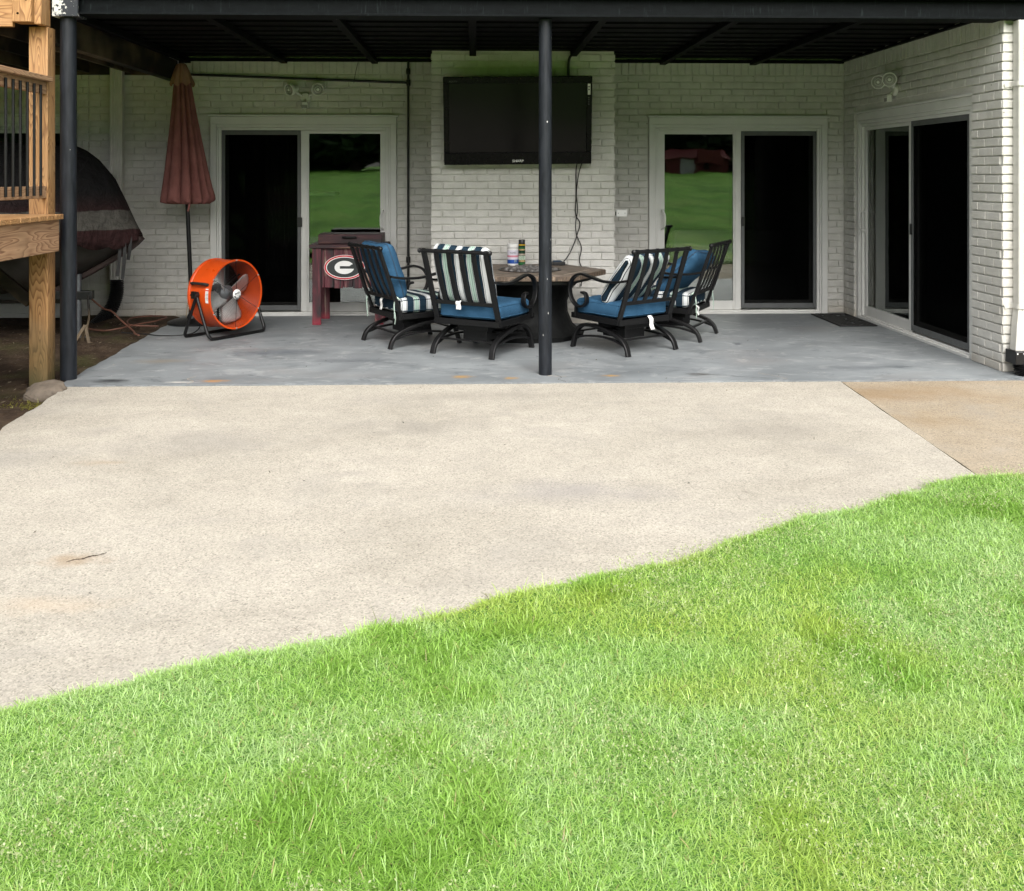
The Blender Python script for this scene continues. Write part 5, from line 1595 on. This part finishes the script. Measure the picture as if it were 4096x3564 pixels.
def sample(n_per, x0, x1, y0, keep=None):
    A = (x1 - x0) * 5.5
    n = int(A * n_per)
    x = x0 + (x1 - x0) * rng.random(n); y = y0 + 5.5 * rng.random(n)
    e = edge_y(x)
    e = e + .05 * (vnoise(x, y * 0 + 3, 9, 41) - .5) + .03 * (vnoise(x, y * 0 + 7, 27, 42) - .5)
    m = (y < e + .016 * rng.standard_normal(n)) & keep(x, y)
    thin = np.clip((e - y) / .05, .45, 1)
    m &= rng.random(n) < thin
    return x[m], y[m]
def add_mesh(name, Vs, Cs, polys, mat, label, cat):
    V = np.concatenate([v.reshape(-1, 3) for v in Vs]); nb = [v.shape[0] for v in Vs]
    nv = Vs[0].shape[1]
    n = sum(nb)
    C = np.repeat(np.concatenate(Cs), nv, axis=0)
    loops = np.concatenate([np.array(p) for p in polys]); sizes = np.array([len(p) for p in polys])
    idx = (loops[None, :] + (np.arange(n) * nv)[:, None]).ravel()
    tot = np.tile(sizes, n); start = np.concatenate([[0], np.cumsum(tot)[:-1]])
    me = bpy.data.meshes.new(name)
    me.vertices.add(len(V)); me.loops.add(len(idx)); me.polygons.add(len(tot))
    me.vertices.foreach_set('co', V.astype(np.float32).ravel())
    me.loops.foreach_set('vertex_index', idx.astype(np.int32))
    me.polygons.foreach_set('loop_start', start.astype(np.int32)); me.polygons.foreach_set('loop_total', tot.astype(np.int32))
    me.polygons.foreach_set('use_smooth', np.ones(len(tot), bool))
    at = me.color_attributes.new('tint', 'FLOAT_COLOR', 'POINT')
    rgba = np.ones((len(V), 4), np.float32); rgba[:, :3] = C
    at.data.foreach_set('color', rgba.ravel())
    me.update(calc_edges=True)
    me.materials.append(M[mat])
    o = link(name, me)
    return tag(o, label, cat, None, 'stuff')
PB = [(0, 1, 3, 2), (2, 3, 5, 4), (4, 5, 6)]
near = lambda x, y: (y > 1.75) & (np.abs(x - .036 * y) < .56 * y + .35) & (y < 3.3)
far = lambda x, y: (y >= 3.3) & (np.abs(x - .036 * y) < .56 * y + .6)
out_ = lambda x, y: (y > .6) & ~((y > 1.75) & (np.abs(x - .036 * y) < .56 * y + .35))
xa = sample(66000, -3.0, 3.4, .6, near); xb = sample(48000, -2.0, 4.6, .6, far); xc = sample(2600, -3.5, 5.0, .6, out_)
Vs, Cs = [], []
for rg_, L, W_ in ((xa, .031, .0018), (xb, .031, .0021), (xc, .05, .006)):
    v, c = blades(0, rg_, L, W_, 0); Vs.append(v); Cs.append(c)
ne = 5200
xe = rng.uniform(-3.0, 4.6, ne); ye = edge_y(xe) - .03 + .045 * (vnoise(xe, xe * 0 + 3, 9, 41) - .5) - np.abs(rng.normal(0, .02, ne)) + .02
mk = vnoise(xe, xe * 0 + 2, 11, 51) > .42
v, c = blades(0, (xe[mk], ye[mk]), .052, .0021, 0); Vs.append(v); Cs.append(c)
add_mesh('grass', Vs, Cs, PB, 'blade', 'thick bright green grass blades covering the lawn', 'grass')
# seed heads and stray stalks
def stalks(n):
    cx_ = []; 
    while len(cx_) < n:
        x = rng.uniform(-2.2, 4.0); y = rng.uniform(1.8, 5.1)
        if y < float(edge_y(x)) - .03 and abs(x - .036 * y) < .56 * y + .3 and vnoise(np.array([x]), np.array([y]), 3.0, 21)[0] > .60:
            cx_.append((x, y))
    return np.array(cx_)
P_ = stalks(2200)
SV, SC_ = [], []
for (x, y) in P_:
    h = rng.uniform(.045, .075); z0 = float(lawn_z(x, y)); lx, ly = rng.normal(0, .012, 2)
    for k in range(9):
        t_ = .55 + .45 * k / 8
        sp_ = .016 * (1.15 - t_) * 2
        p = np.array([x + lx * t_ + rng.normal(0, sp_), y + ly * t_ + rng.normal(0, sp_), z0 + h * t_])
        a = rng.normal(size=3); a /= np.linalg.norm(a); a[2] = abs(a[2]); b = np.cross(a, rng.normal(size=3)); b /= np.linalg.norm(b) + 1e-9
        s = rng.uniform(.0028, .0046)
        SV.append([p - a * s, p + b * s * .55, p + a * s, p - b * s * .55]); SC_.append(np.array([.46, .52, .26]) * rng.uniform(.75, 1.1))
add_mesh('grass_seed_heads', [np.array(SV)], [np.array(SC_)], [(0, 1, 2, 3)], 'blade', 'pale tiny seed heads scattered in the lawn', 'seed heads')
# thin stalks leaning over the concrete edge
n = 420
x = rng.uniform(-2.4, 4.4, n); y = edge_y(x) - rng.random(n) * .06
v, c = blades(0, (x, y), .060, .0014, 0)
c = np.array([.16, .17, .06]) * (.6 + .7 * rng.random((n, 1)))
add_mesh('grass_edge_stalks', [v], [c], PB, 'blade', 'thin dry stalks along the lawn edge', 'grass')
# sparse grass and moss at the left edge of the concrete, litter on the slabs
n = 5200
x = -2.97 - np.abs(rng.normal(0, .28, n)); y = rng.uniform(5.2, 7.5, n)
m = vnoise(x, y, 3.2, 31) > .45
x, y = x[m], y[m]
v, c = blades(0, (x, y), .035, .004, 0)
v[:, :, 2] -= .045
c = np.array([.24, .23, .04]) * (.5 + .8 * rng.random((len(x), 1)))
add_mesh('sparse_grass', [v], [c], PB, 'blade', 'sparse yellowish grass and moss beside the concrete edge', 'grass')
LV, LC = [], []
def litter(x, y, z, s, asp, col):
    a = rng.uniform(0, 6.3); d = np.array([math.cos(a), math.sin(a), 0]); e = np.array([-math.sin(a), math.cos(a), 0])
    p = np.array([x, y, z]); up = np.array([0, 0, 1.0])
    LV.append([p - d * s, p + e * s * asp + up * s * .15, p + d * s + up * s * .3, p - e * s * asp + up * s * .1]); LC.append(np.array(col))
for k in range(70):
    x = rng.uniform(-2.7, 4.0); y = rng.uniform(3.4, 7.5)
    if y > float(edge_y(x)) + .05: litter(x, y, .003, rng.uniform(.005, .014), rng.uniform(.15, .5), rng.choice([(.06, .045, .03), (.13, .09, .05), (.05, .05, .045)]))
for k in range(110): litter(rng.uniform(-3, 4.0), rng.uniform(7.65, 10.5), .011, rng.uniform(.006, .015), rng.uniform(.2, .5), rng.choice([(.05, .04, .03), (.4, .36, .28), (.1, .08, .05)]))
for k in range(700): litter(rng.uniform(-5.5, -3.02), rng.uniform(6.2, 11.1), rng.uniform(-.02, .012), rng.uniform(.008, .028), rng.uniform(.2, .5), rng.choice([(.16, .11, .06), (.09, .06, .035), (.25, .21, .14)]))
for k in range(520):
    x = rng.uniform(-2.5, 4.2); y = float(edge_y(x)) + abs(rng.normal(0, .045)) - .01
    litter(x, y, .004, rng.uniform(.004, .013), rng.uniform(.08, .2), rng.choice([(.22, .33, .06), (.32, .30, .12), (.16, .26, .04)]))
for (x, y, l) in ((1.99, 5.95, .05), (-.55, 4.72, .05), (.42, 4.06, .05), (-1.0, 4.75, .035)): litter(x, y, .003, l * .5, .08, (.05, .035, .025))
add_mesh('leaf_litter', [np.array(LV)], [np.array(LC)], [(0, 1, 2, 3)], 'blade', 'small dry leaves and twigs scattered on concrete and dirt', 'litter')
